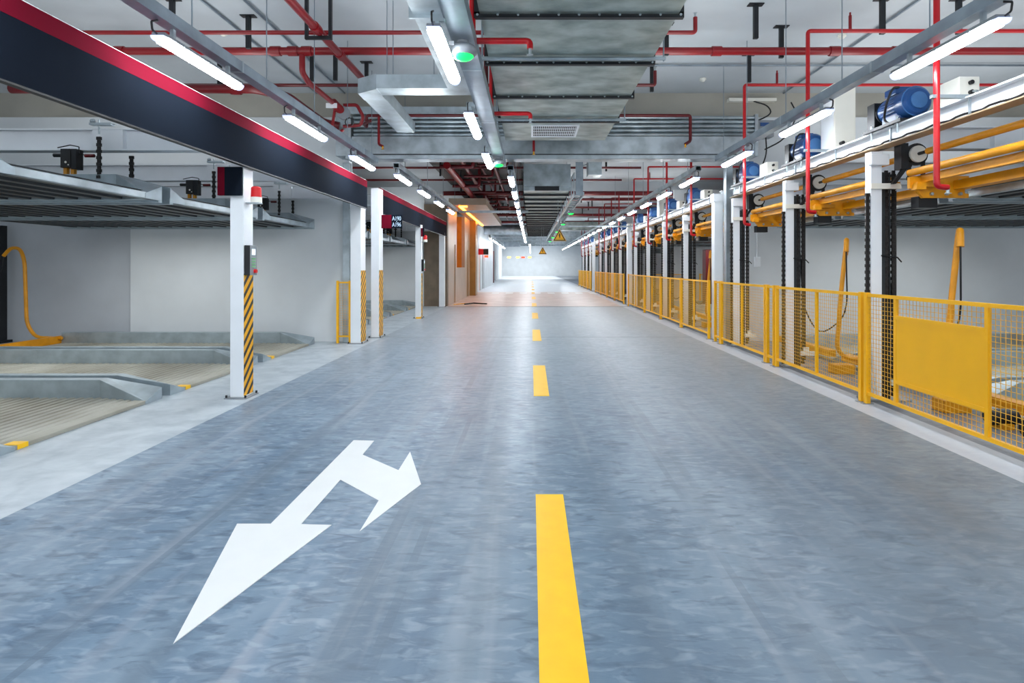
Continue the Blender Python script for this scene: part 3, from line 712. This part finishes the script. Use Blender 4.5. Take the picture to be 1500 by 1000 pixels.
for i, y in enumerate((11.85,14.3,16.5,18.8,21.6)): cross_beam(3.95,10.9,y,'white steel cross beam over the farther right bays, %s' % ORD[i], stiff=5.2)
# long beams behind on the left (parallel to the aisle) and at the rear
for i, (y0, y1) in enumerate(((1.0,11.2),(12.2,21.4))):
    t = thing('long_frame_beam', (-9.6,(y0+y1)/2,2.82), 'white rear frame beam of the %s left bays' % ('near','farther')[i], 'beam')
    part('web', MB().box(-9.61,-9.59,y0,y1,2.60,2.82), 'white', t); part('flange', MB().box(-9.68,-9.52,y0,y1,2.80,2.82), 'white', t)
def chain_mb(x, y, z0, z1, p=.036):
    m = MB(); n = int((z1-z0)/p)
    for k in range(n):
        z = z0+k*p
        if k % 2: m.box(x-.017,x+.017,y-.010,y+.010,z-.002,z+p+.002)
        else: m.box(x-.023,x+.023,y-.014,y+.014,z,z+p*.97)
    return m
def hoist_set(x, y, lab):
    t = thing('limit_switch', (x,y,2.46), lab, 'switch')
    part('case', MB().box(x-.07,x+.04,y-.05,y+.05,2.60,2.81), 'black', t, bevel=.004)
    part('side_plate', MB().box(x+.04,x+.10,y-.04,y+.06,2.585,2.81), 'dark', t)
    part('switch_arm', MB().cyl((x-.18,y,2.745),(x-.07,y,2.745),.022,10), 'black', t, smooth=True)
    part('catch_leg', MB().box(x-.06,x-.02,y-.02,y+.02,2.48,2.60), 'dyellow', t); part('catch_leg', MB().box(x+.02,x+.06,y-.02,y+.02,2.48,2.60), 'dyellow', t)
    part('rivet', MB().cyl((x-.01,y-.052,2.66),(x-.01,y-.05,2.66),.013,8).cyl((x+.02,y-.052,2.63),(x+.02,y-.05,2.63),.008,8), 'cream', t)
    part('wire', MB().pipe([(x-.14,y,2.83),(x,y,2.86),(x+.1,y,2.84),(x+.1,y,2.76),(x+.28,y,2.73)], .006, 6), 'black', t)
    part('sensor', MB().cyl((x+.17,y,2.74),(x+.27,y,2.74),.02,10), 'dred', t, smooth=True)
    return t
L0 = hoist_set(-5.17,6.38,'black limit switch on yellow legs over the near left bays, nearest to the camera')
for i, y in enumerate((8.68,10.94)): copy_tree(L0, (-5.17,y,2.46), 'black limit switch on yellow legs over the near left bays, %s' % ORD[i+1])
for i, y in enumerate((14.5,16.7,19.0)): copy_tree(L0, (-4.75,y,2.46), 'black limit switch over the farther left bays, %s' % ORD[i])
ch0 = thing('hoist_chain', (-4.82,6.33,2.3), 'pair of dark hoist chains at the near left pallets, nearest to the camera', 'chain', 'left hoist chains')
part('front_chain', chain_mb(-4.83,6.36,2.48,2.98), 'chain', ch0); part('rear_chain', chain_mb(-4.72,6.72,2.48,2.84), 'chain', ch0)
part('anchor_rod', MB().cyl((-4.83,6.36,2.98),(-4.83,6.36,3.14),.009,8), 'galv', ch0); part('anchor_lug', MB().box(-4.92,-4.68,6.33,6.40,3.075,3.10).ball((-4.9,6.36,3.12),.03,8), 'galv', ch0)
for i, y in enumerate((8.63,10.88)): copy_tree(ch0, (-4.82,y,2.3), 'pair of dark hoist chains at the near left pallets, %s' % ORD[i+1])
for i, y in enumerate((14.4,16.6,18.9)): copy_tree(ch0, (-4.5,y,2.3), 'pair of dark hoist chains at the farther left pallets, %s' % ORD[i])
solo('rear_column', MB().box(-10.5,-10.36,11.1,11.25,0,2.3).box(-10.55,-10.3,11.05,11.3,0,.05), 'dark', 'dark steel rear column at the far left behind the pallets', 'column')
def hook_pipe(x, y, s, lab):
    """bent yellow cable pipe; s = +1 hook leans towards the aisle centre side"""
    t = thing('cable_pipe', (x,y,.0), lab, 'pipe')
    return t
t = thing('cable_pipe', (-9.6,10.85,.1), 'bent yellow cable pipe with hooked top at far left', 'pipe')
part('pipe_bend', MB().pipe([(-8.95,10.85,.13),(-9.45,10.85,.14),(-9.62,10.85,.4),(-9.66,10.85,1.6),(-9.74,10.85,1.84),(-9.92,10.85,1.86),(-10.06,10.85,1.70)], .032, 10, .14), 'dyellow', t, smooth=True)
part('cable', MB().pipe([(-10.06,10.85,1.70),(-10.08,10.85,1.5),(-10.2,10.9,1.3)], .008, 6, .1), 'black', t)
for i, y in enumerate((5.9,8.0,14.0,16.3,18.6)):
    t = thing('cable_pipe', (4.36,y,0), 'bent yellow cable pipe with hooked top on the right, %s' % ORD[i], 'pipe', 'yellow cable pipes on the right')
    part('foot', MB().box(4.22,4.5,y-.1,y+.1,.0,.13), 'dyellow', t, bevel=.01)
    part('upright', MB().pipe([(4.72,y,.2),(4.45,y,.2),(4.30,y,.32),(4.36,y,1.15),(4.42,y,1.7)], .03, 10, .12), 'dyellow', t, smooth=True)
    part('hook', MB().pipe([(4.42,y,1.66),(4.44,y,1.84),(4.39,y-.08,1.88),(4.37,y-.11,1.70)], .034, 12, .07), 'dyellow', t, smooth=True)
    part('cable', MB().pipe([(4.37,y-.11,1.72),(4.38,y-.10,1.4),(4.42,y-.05,1.0),(4.38,y+.0,.75),(4.2,y+.3,.48),(4.06,y+.5,.9),(4.03,y+.52,1.7)], .010, 6, .2), 'black', t, smooth=True)

# ------------------------------------------------------------------ right lift frame
def long_beam(y0, y1, lab, x=3.92):
    t = thing('lift_track_beam', (x,(y0+y1)/2,2.82), lab, 'beam')
    part('top_flange', MB().box(x-.08,x+.08,y0,y1,2.985,3.0), 'white', t); part('web', MB().box(x-.006,x+.006,y0,y1,2.835,2.985), 'white', t)
    part('bottom_flange', MB().box(x-.08,x+.08,y0,y1,2.82,2.832), 'primer', t, label='brown underside flange')
    part('cable_bundle', MB().tube([(x-.05+.012*math.sin(k*1.7),y0+(y1-y0)*k/90,2.845+.014*abs(math.sin(k*2.3))) for k in range(91)], .010, 6), 'black', t, smooth=True)
    m = MB(); y = y0+.4
    while y < y1: m.box(x-.07,x-.05,y,y+.012,2.835,2.985); y += 1.1
    part('bracket', m, 'galv', t)
long_beam(2.4,11.0,'white steel track beam over the near right fence')
long_beam(11.9,22.0,'white steel track beam over the farther right fence')
long_beam(22.8,34.5,'white steel track beam over the distant right fence')
long_beam(35.2,44,'white steel track beam at the far end of the right side')
col0 = None
def lift_column(y, lab):
    t = thing('lift_column', (3.87,y,0), lab, 'column', 'chain lift columns on the right')
    part('post', MB().box(3.79,3.91,y-.06,y+.06,.01,2.78), 'white', t, bevel=.004)
    part('chain_channel', MB().box(3.91,3.95,y-.05,y+.09,.02,2.55).box(4.0,4.012,y-.05,y+.09,.02,2.55), 'under', t)
    part('head_block', MB().box(3.76,3.96,y-.12,y-.05,2.62,2.74), 'white', t, bevel=.01)
    part('lower_collar', MB().box(3.77,4.1,y-.1,y-.06,2.36,2.42), 'cream', t)
    for x in (3.765,3.975,4.055): part('chain', chain_mb(x,y-.03,.05,2.6 if x > 3.8 else 2.35), 'chain', t)
    part('drop_cable', MB().cyl((4.10,y,.1),(4.10,y,2.35),.010,8).cyl((4.12,y+.05,.1),(4.12,y+.05,2.3),.008,8), 'black', t)
    part('base_plate', MB().box(3.73,4.2,y-.12,y+.12,0,.02), 'grey', t)
    part('cable_tie', MB().pipe([(3.9,y-.065,1.62),(4.08,y-.065,1.60),(4.14,y-.04,1.55)], .008, 6), 'black', t)
    part('lower_sensor', MB().box(4.0,4.2,y-.1,y-.06,.18,.24).box(4.05,4.12,y-.09,y-.05,.24,.30), 'cream', t)
    return t
STN = [(6.4,'near'),(8.52,'near'),(10.72,'near'),(14.2,'farther'),(16.4,'farther'),(18.75,'farther'),(21.0,'farther'),(24.6,'distant'),(27.0,'distant'),(29.3,'distant'),(31.6,'distant'),(37,'farthest'),(39.5,'farthest'),(42,'farthest')]
base = lift_column(6.4, 'white lift column with dark chains behind the fence, nearest to the camera')
for i, (y, g) in enumerate(STN[1:]): copy_tree(base, (3.87,y,0), 'white lift column with dark chains behind the fence, %s' % ORD[i+1])
# motors
mo = thing('hoist_motor', (4.07,6.1,3.0), 'blue electric hoist motor on the right track beam, nearest to the camera', 'motor', 'blue hoist motors')
X, Z = 3.97, 3.205
part('mount_plate', MB().box(3.80,4.16,5.86,6.52,3.0,3.03), 'dark', mo)
for sx in (3.83,4.13):
    for sy in (5.95,6.4): part('mount_bolt', MB().cyl((sx,sy,2.9),(sx,sy,3.07),.012,8), 'galv', mo)
part('motor_foot', MB().box(X-.1,X+.1,5.98,6.28,3.03,3.12), 'blue', mo, bevel=.01)
part('motor_body', MB().cyl((X,5.98,Z),(X,6.32,Z),.125,28), 'blue', mo, smooth=True)
m = MB()
for k in range(26):
    a = 2*PI*k/26; c, s_ = math.cos(a), math.sin(a)
    m.cyl((X+.135*c,6.0,Z+.135*s_),(X+.135*c,6.26,Z+.135*s_),.006,4)
part('cooling_fin', m, 'blue', mo)
part('fan_cover', MB().cyl((X,5.86,Z),(X,6.0,Z),.15,32).cyl((X,5.83,Z),(X,5.86,Z),.125,32,.15), 'blue', mo, smooth=True, label='round blue fan cover')
part('fan_cover_disc', MB().cyl((X,5.815,Z),(X,5.83,Z),.085,24), 'bluelight', mo, smooth=True)
part('fan_cover_rim', MB().tube([(X+.15*math.cos(a),5.862,Z+.15*math.sin(a)) for a in [2*PI*k/32 for k in range(33)]], .006, 6), 'bluelight', mo, smooth=True)
part('terminal_box', MB().box(X-.09,X+.09,6.05,6.25,Z+.13,Z+.21), 'blue', mo, bevel=.01)
part('gearbox', MB().cyl((X,6.32,Z),(X,6.40,Z),.14,20,.10).box(X-.12,X+.12,6.38,6.52,3.03,3.33), 'dark', mo, smooth=False, bevel=.006)
part('cable', MB().pipe([(X-.06,6.05,Z+.2),(X-.16,6.0,Z+.18),(X-.2,6.05,Z),(X-.16,6.15,3.06),(X-.15,6.0,3.0)], .012, 8, .08), 'black', mo, smooth=True)
cb = thing('relay_box', (4.06,5.5,3.0), 'cream relay box with two black glands beside the nearest blue motor', 'control box', 'cream relay boxes')
part('case', MB().box(3.99,4.18,5.3,5.62,3.0,3.27), 'cream', cb, bevel=.006)
part('gland', MB().cyl((4.09,5.27,3.12),(4.09,5.30,3.12),.02,12), 'black', cb, smooth=True); part('gland', MB().cyl((4.09,5.27,3.21),(4.09,5.30,3.21),.02,12), 'black', cb, smooth=True)
part('cable', MB().pipe([(4.09,5.27,3.12),(4.09,5.2,3.11),(4.02,5.15,3.01)], .01, 6, .05), 'galv', cb)
def cabinet(y, lab):
    t = thing('control_cabinet', (4.15,y,3.0), lab, 'cabinet')
    part('case', MB().box(4.0,4.28,y-1.02,y-.66,3.0,3.92), 'cream', t, bevel=.008)
    part('door_panel', MB().box(3.994,4.0,y-1.0,y-.68,3.05,3.89), 'white', t, bevel=.003)
    for x in (4.08,4.2): part('gland', MB().cyl((x,y-1.09,3.12),(x,y-1.02,3.12),.022,12), 'black', t, smooth=True)
cabinet(8.52,'tall cream control cabinet on the track beam in the near bays')
cabinet(18.75,'tall cream control cabinet on the track beam in the farther bays')
sp = thing('drive_shaft', (4.18,6.25,2.72), 'pale sprocket wheel and yellow drive shaft, nearest to the camera', 'shaft', 'drive shafts on the right')
part('sprocket', MB().cyl((4.2,6.16,2.72),(4.2,6.19,2.72),.09,24), 'cream', sp, smooth=True)
part('sprocket_rim', MB().cyl((4.2,6.19,2.72),(4.2,6.225,2.72),.12,24), 'chain', sp, smooth=True)
part('shaft', MB().cyl((4.2,4.35,2.72),(4.2,6.02,2.72),.035,16), 'dyellow', sp, smooth=True, label='yellow drive shaft tube')
part('shaft_core', MB().cyl((4.2,6.02,2.72),(4.2,6.16,2.72),.018,12).cyl((4.2,4.25,2.72),(4.2,4.35,2.72),.018,12), 'chain', sp, smooth=True)
part('bearing_bracket', MB().box(4.02,4.1,6.18,6.30,2.56,2.84).prism([(4.05,2.56),(4.10,2.56),(3.98,2.40),(3.94,2.40)], 'y', 6.2, 6.24), 'dark', sp)
part('chain_drop', chain_mb(4.12,6.2,2.44,2.72).box(4.25,4.29,6.19,6.21,2.44,2.72), 'chain', sp)
pf = thing('lifting_carriage', (4.26,5.2,2.2), 'yellow hoist frame with bolted plate under the track, nearest to the camera', 'hoist frame', 'yellow hoist frames')
part('front_tube', MB().cyl((4.06,4.35,2.50),(4.06,6.1,2.50),.038,16), 'dyellow', pf, smooth=True)
part('angle_beam', MB().box(4.1,4.16,4.35,6.1,2.38,2.46).box(4.1,4.2,4.35,6.1,2.44,2.46), 'dyellow', pf)
part('inner_beam', MB().box(4.44,4.52,4.35,6.1,2.31,2.40).box(4.44,4.58,4.35,6.1,2.31,2.325), 'dyellow', pf)
pl = part('end_plate', MB().prism([(3.98,2.44),(4.6,2.44),(4.6,2.40),(4.56,2.38),(4.56,2.27),(4.6,2.26),(4.6,2.22),(4.12,2.22),(4.06,2.3),(3.98,2.32)], 'y', 5.98, 6.02), 'dyellow', pf)
m = MB()
for x in (4.2,4.36,4.5): 
    m.cyl((x,5.95,2.26),(x,5.98,2.26),.017,6)
for x in (4.24,4.5): m.cyl((x,5.95,2.40),(x,5.98,2.40),.017,6)
part('bolt', m, 'galv', pl)
part('hook_block', MB().box(4.0,4.1,5.9,6.0,2.3,2.36).box(4.02,4.3,5.92,5.98,2.33,2.38), 'dyellow', pf)
part('lower_box', MB().box(4.1,4.3,6.02,6.14,2.12,2.24), 'black', pf)
part('cross_arm', MB().box(4.06,4.65,6.04,6.1,2.36,2.46), 'dyellow', pf)
for i, (y, g) in enumerate(STN[1:]):
    d = y-6.4; o = ORD[i+1]
    copy_tree(mo, (4.07,6.1+d,3.0), 'blue electric hoist motor on the right track beam, %s' % o)
    if i+1 not in (1,5): copy_tree(cb, (4.06,5.5+d,3.0), 'cream relay box beside the blue motor, %s' % o)
    copy_tree(sp, (4.18,6.25+d,2.72), 'pale sprocket wheel and yellow drive shaft, %s' % o)
    copy_tree(pf, (4.26,5.2+d,2.2), 'yellow hoist frame with bolted plate under the track, %s' % o)
copy_tree(sp, (4.18,4.1,2.72), 'yellow drive shaft tube at the right edge of the picture'); 
# thick group columns right
for i, y in enumerate((11.7,22.2,34.8)):
    t = thing('steel_column', (3.82,y,0), 'thick white steel column between fence sections, %s' % ORD[i], 'column', 'thick white columns on the right')
    part('post', MB().box(3.74,3.92,y-.1,y+.1,.01,2.82), 'white', t, bevel=.006)
    part('cap', MB().box(3.72,4.3,y-.11,y+.11,2.82,2.98), 'white', t)
    part('base_plate', MB().box(3.70,3.96,y-.14,y+.14,0,.012), 'grey', t)
solo('red_cabinet', MB().box(6.2,6.75,20.2,20.6,0,2.1), 'dred', 'tall dark red fire cabinet behind the right fence', 'cabinet', bevel=.01)
t = thing('wall_switch', (4.44,11.43,1.4), 'small white switch box with conduit on the right divider wall', 'switch')
part('box', MB().box(4.48,4.60,11.40,11.45,1.49,1.69), 'white', t, bevel=.006); part('conduit', MB().cyl((4.54,11.43,1.69),(4.54,11.43,3.2),.012,8), 'white', t)
t = thing('red_post', (-3.5,52,0), 'distant red pillar at the left side', 'post')
part('post', MB().box(-3.75,-3.4,52,52.5,0,2.9), 'dred', t)

# ------------------------------------------------------------------ yellow fence
XF = 3.67
def fence(y0, y1, mids, lab, solid=None):
    t = thing('mesh_fence', (XF,(y0+y1)/2,0), lab, 'fence', 'yellow fence panels on the right')
    for y in (y0+.026, y1-.026):
        p = part('post', MB().box(XF-.024,XF+.024,y-.024,y+.024,.008,1.215), 'yellow', t)
        part('foot_plate', MB().box(XF-.06,XF+.06,y-.025,y+.025,0,.008), 'grey', p)
    part('top_rail', MB().box(XF-.016,XF+.016,y0+.045,y1-.045,1.17,1.205), 'yellow', t)
    part('bottom_rail', MB().box(XF-.016,XF+.016,y0+.045,y1-.045,.10,.135), 'yellow', t)
    for y in mids: part('mid_post', MB().box(XF-.016,XF+.016,y-.018,y+.018,.135,1.17), 'yellow', t)
    m = MB(); a, b_ = y0+.045, y1-.045
    n = max(1,int((b_-a)/.048)); w = .0022
    hole = lambda y, z: solid and solid[0] < y < solid[1] and solid[2] < z < solid[3]
    for i in range(1,n):
        y = a+(b_-a)*i/n
        if solid and solid[0] < y < solid[1]:
            m.box(XF-.003,XF,y-w,y+w,.135,solid[2]); m.box(XF-.003,XF,y-w,y+w,solid[3],1.17)
        else: m.box(XF-.003,XF,y-w,y+w,.135,1.17)
    for j in range(1,23):
        z = .135+1.035*j/23
        if solid and solid[2] < z < solid[3]:
            m.box(XF,XF+.003,a,solid[0],z-w,z+w); m.box(XF,XF+.003,solid[1],b_,z-w,z+w)
        else: m.box(XF,XF+.003,a,b_,z-w,z+w)
    part('wire_mesh', m, 'wire', t)
    if solid:
        part('solid_panel', MB().box(XF-.012,XF+.008,solid[0],solid[1],solid[2],solid[3]), 'yellow', t, label='solid yellow sheet panel')
        for z in (solid[3], solid[2]-.035): part('panel_rail', MB().box(XF-.018,XF+.016,solid[0],solid[1],z,z+.035), 'yellow', t)
    return t
fence(2.6,6.24,[4.57,5.72],'yellow mesh fence panel with a solid yellow sheet, nearest to the camera',(4.588,5.70,.36,.97))
fence(6.29,8.52,[7.31],'yellow mesh fence panel, second from the camera')
fence(8.55,8.86,[],'narrow yellow mesh fence filler between the near panels')
fence(8.88,10.98,[9.9],'yellow mesh fence panel, third from the camera')
fence(11.0,11.36,[],'narrow yellow mesh fence filler before the thick white column')
k = 0
for a, b_ in ((11.72,13.9),(13.93,16.1),(16.13,18.4),(18.43,21.5),(22.5,25.0),(25.03,27.5),(27.53,30),(30.03,32.5),(34.9,37.1),(37.13,39.3),(39.33,41.5),(41.53,43.7)):
    fence(a, b_, [(a+b_)/2], 'yellow mesh fence panel past the shutter, %s' % ORD[k]); k += 1
for i, (x0, x1, y) in enumerate([(4.4,6.0,21.9),(6.5,8.5,21.9)]):
    fence_gate(x0, x1, y, 'yellow mesh barrier at the back of the farther right bays, %s' % ['left one','right one'][i])

# ------------------------------------------------------------------ cable ladder and distant overhead items
t = thing('cable_ladder', (1.26,28,3.36), 'silver cable ladder running away right of the long duct', 'cable ladder')
part('side_rail', MB().box(1.12,1.15,15,42,3.36,3.46), 'galv', t); part('side_rail', MB().box(1.37,1.40,15,42,3.36,3.46), 'galv', t)
for k in range(54): part('rung', MB().box(1.15,1.37,15.1+.5*k,15.14+.5*k,3.38,3.41), 'galv', t)
for k in range(27): part('upright', MB().box(1.12,1.15,15.1+k,15.13+k,3.46,3.95), 'galv', t)
part('top_rail', MB().box(1.12,1.15,15,42,3.92,3.98), 'galv', t)
part('riser', MB().box(1.17,1.36,14.9,15.0,3.36,5.0), 'tray', t)
part('riser_duct', MB().box(1.5,1.85,14.9,15.4,3.9,5.0), 'galv', t)
for i, (x, y, z, s) in enumerate(((.90,18,2.30,.43),(.61,30,2.14,.43))):
    t = thing('warning_sign', (x,y,z), 'yellow triangular pedestrian warning sign hanging over the aisle, %s' % ('nearer and larger','farther and smaller')[i], 'sign')
    h = s*.9
    def tri(k): 
        c = (x, z+h/3); pts = [(x-s/2,z),(x+s/2,z),(x,z+h)]
        return [(c[0]+(a-c[0])*k, c[1]+(b_-c[1])*k) for a, b_ in pts]
    part('yellow_border', MB().prism(tri(1),'y',y,y+.012), 'wsign', t)
    part('black_border', MB().prism(tri(.92),'y',y-.003,y), 'signblack', t)
    part('yellow_field', MB().prism(tri(.68),'y',y-.006,y-.003), 'wsign', t)
    part('pedestrian_mark', MB().prism([(x-.02,z+.10),(x-.004,z+.10),(x,z+.15),(x+.012,z+.10),(x+.028,z+.10),(x+.016,z+.17),(x+.02,z+.19),(x+.04,z+.175),(x+.035,z+.195),(x+.012,z+.225),(x-.014,z+.22),(x-.036,z+.18),(x-.022,z+.17),(x-.014,z+.19)],'y',y-.009,y-.006).cyl((x,y-.009,z+.243),(x,y-.006,z+.243),.016,12), 'signblack', t)
    m = MB()
    for q in range(5): 
        xx = x-.10+.05*q; m.box(xx-.014,xx+.014,y-.008,y-.006,z+.078,z+.083).box(xx-.002,xx+.002,y-.008,y-.006,z+.065,z+.09).box(xx-.012,xx+.012,y-.008,y-.006,z+.066,z+.069)
    part('small_lettering', m, 'signblack', t)
    for sx in (-.05,.05): part('hanging_wire', MB().cyl((x+sx,y+.006,z+h*.7),(x+sx,y+.006,3.6),.005,6), 'tray', t)
solo('cross_conduit', MB().box(1.2,6,21.8,21.88,3.0,3.06), 'galv', 'pale thin bar crossing right of the cable ladder', 'bar')
solo('cross_trunking', MB().box(-2.6,-.1,20.4,20.5,3.42,3.5), 'galv', 'pale trunking crossing before the lobby canopy', 'cable trunking')
solo('round_duct', MB().cyl((-3.12,38,3.95),(-.25,38,3.95),.33,20), 'galv', 'round galvanised duct crossing the ceiling past the lobby', 'duct', smooth=True)
solo('cross_duct', MB().box(1.6,9,34.6,35.0,3.7,4.2), 'galvd', 'flat galvanised duct crossing at the distant right', 'duct')
for i, (y, z) in enumerate(((44,3.75),(50,3.8),(57,3.75),(64,3.8))):
    solo('cross_duct', MB().box(-3.1,8,y,y+.5,z,z+.45), 'galv', 'distant galvanised duct crossing the aisle ceiling, %s' % ORD[i], 'duct')
solo('ceiling_fan_unit', MB().box(-2.2,-.9,46,47,3.1,3.5), 'tray', 'dark grey fan unit hanging in the distance', 'fan unit')
for i, (x, m_) in enumerate(((-2.3,'led_yel'),(-1.45,'led_yel'),(-.95,'led_red'),(-.3,'led_yel'))):
    solo('display_sign', MB().box(x,x+.34,55,55.1,2.30,2.44), m_, 'tiny glowing %s display sign over the distant aisle, %s' % ('red' if 'red' in m_ else 'yellow', ['leftmost','left of the middle','right of the middle','rightmost'][i]), 'sign')
t = thing('wall_sign', (-2.9,34,2.0), 'small red and dark sign projecting from the left wall past the lobby', 'sign')
part('red_half', MB().box(-3.15,-2.85,34,34.05,2.2,2.55), 'redlamp', t); part('dark_half', MB().box(-2.85,-2.55,34,34.05,2.2,2.55), 'signblack', t)
solo('exit_light', MB().box(-3.15,-2.9,38.4,38.46,2.1,2.25), 'led_red', 'small glowing red sign on the far left wall', 'sign')
# distant right portal and machine group
solo('floor_cable', MB().pipe([(-2.6,22.3,.02),(-2.3,22.9,.02),(-2.0,22.6,.02),(-1.75,22.5,.02)], .03, 8, .1), 'black', 'loose dark cable lying on the lobby floor', 'cable', smooth=True)
solo('floor_cable', MB().pipe([(-3.0,22.1,.015),(-2.8,22.6,.015),(-2.4,22.9,.015)], .014, 8, .1), 'yellow', 'thin yellow cable lying on the lobby floor', 'cable', smooth=True)
solo('rubber_block', MB().box(-6.55,-6.35,9.9,9.98,.06,.10), 'black', 'small black rubber block on the rear ground pallet', 'block')
for i, (x, y) in enumerate(((4.38,4.9),(4.38,5.3),(4.38,7.2))):
    t = thing('drive_motor', (x,y,0), 'small black drive motor by the right ground pallets, %s' % ORD[i], 'motor')
    part('body', MB().cyl((x-.12,y,.10),(x+.12,y,.10),.075,16), 'dark', t, smooth=True); part('bracket', MB().box(x-.05,x+.05,y-.09,y+.09,0,.05), 'dyellow', t)

# ------------------------------------------------------------------ added fill lights without fixtures, mostly aimed upwards
def area(x, y, z, sx, sy, e, rot=(PI,0,0), col=(.97,1,1)):
    l = bpy.data.lights.new('fill_light','AREA'); l.shape = 'RECTANGLE'; l.size = sx; l.size_y = sy; l.energy = e; l.color = col
    o = bpy.data.objects.new('fill_light', l); COL.objects.link(o); o.location = (x,y,z); o.rotation_euler = rot
for y in (-2, 2, 5.5, 8.5, 14, 18, 22, 26, 30, 38, 42, 48, 54, 60):
    for x in (-4.6, -1.6, 2.3, 5.2):
        if x == -1.6 and y > 12: continue
        area(x, y, 3.3, .5, 2.4, 16)
for y in (3,7,10): area(-7.5, y, 3.3, 3, 2, 14); area(7.5, y, 3.3, 3, 2, 22)
area(0, 84, 4.4, 12, 4, 600, (0,0,0)); area(0, 72, 4.4, 6, 6, 500, (0,0,0))  # added fill aimed down, brightens the far end
# added fill below the raised pallets to brighten the bays
for s_ in (-1, 1):
    for y in (5.4, 7.6, 9.7, 13.5, 16.5, 19.5): area(s_*6.8, y, 2.14, 2.5, 1.2, 26, (0,0,0))
# ------------------------------------------------------------------ camera, world
cd = bpy.data.cameras.new('camera'); cam = bpy.data.objects.new('camera', cd); COL.objects.link(cam)
cam.location = (0,0,1.5); cam.rotation_euler = (PI/2,0,0)
cd.lens = 20; cd.sensor_width = 36; cd.shift_x = -28/1500; cd.shift_y = -110/1500; cd.clip_start = .05; cd.clip_end = 200
SC.camera = cam
w = bpy.data.worlds.new('world'); w.use_nodes = True; w.node_tree.nodes['Background'].inputs[0].default_value = (.9,.96,1,1); w.node_tree.nodes['Background'].inputs[1].default_value = 1.0
SC.world = w
SC.view_settings.view_transform = 'Standard'; SC.view_settings.look = 'None'; SC.view_settings.exposure = .32
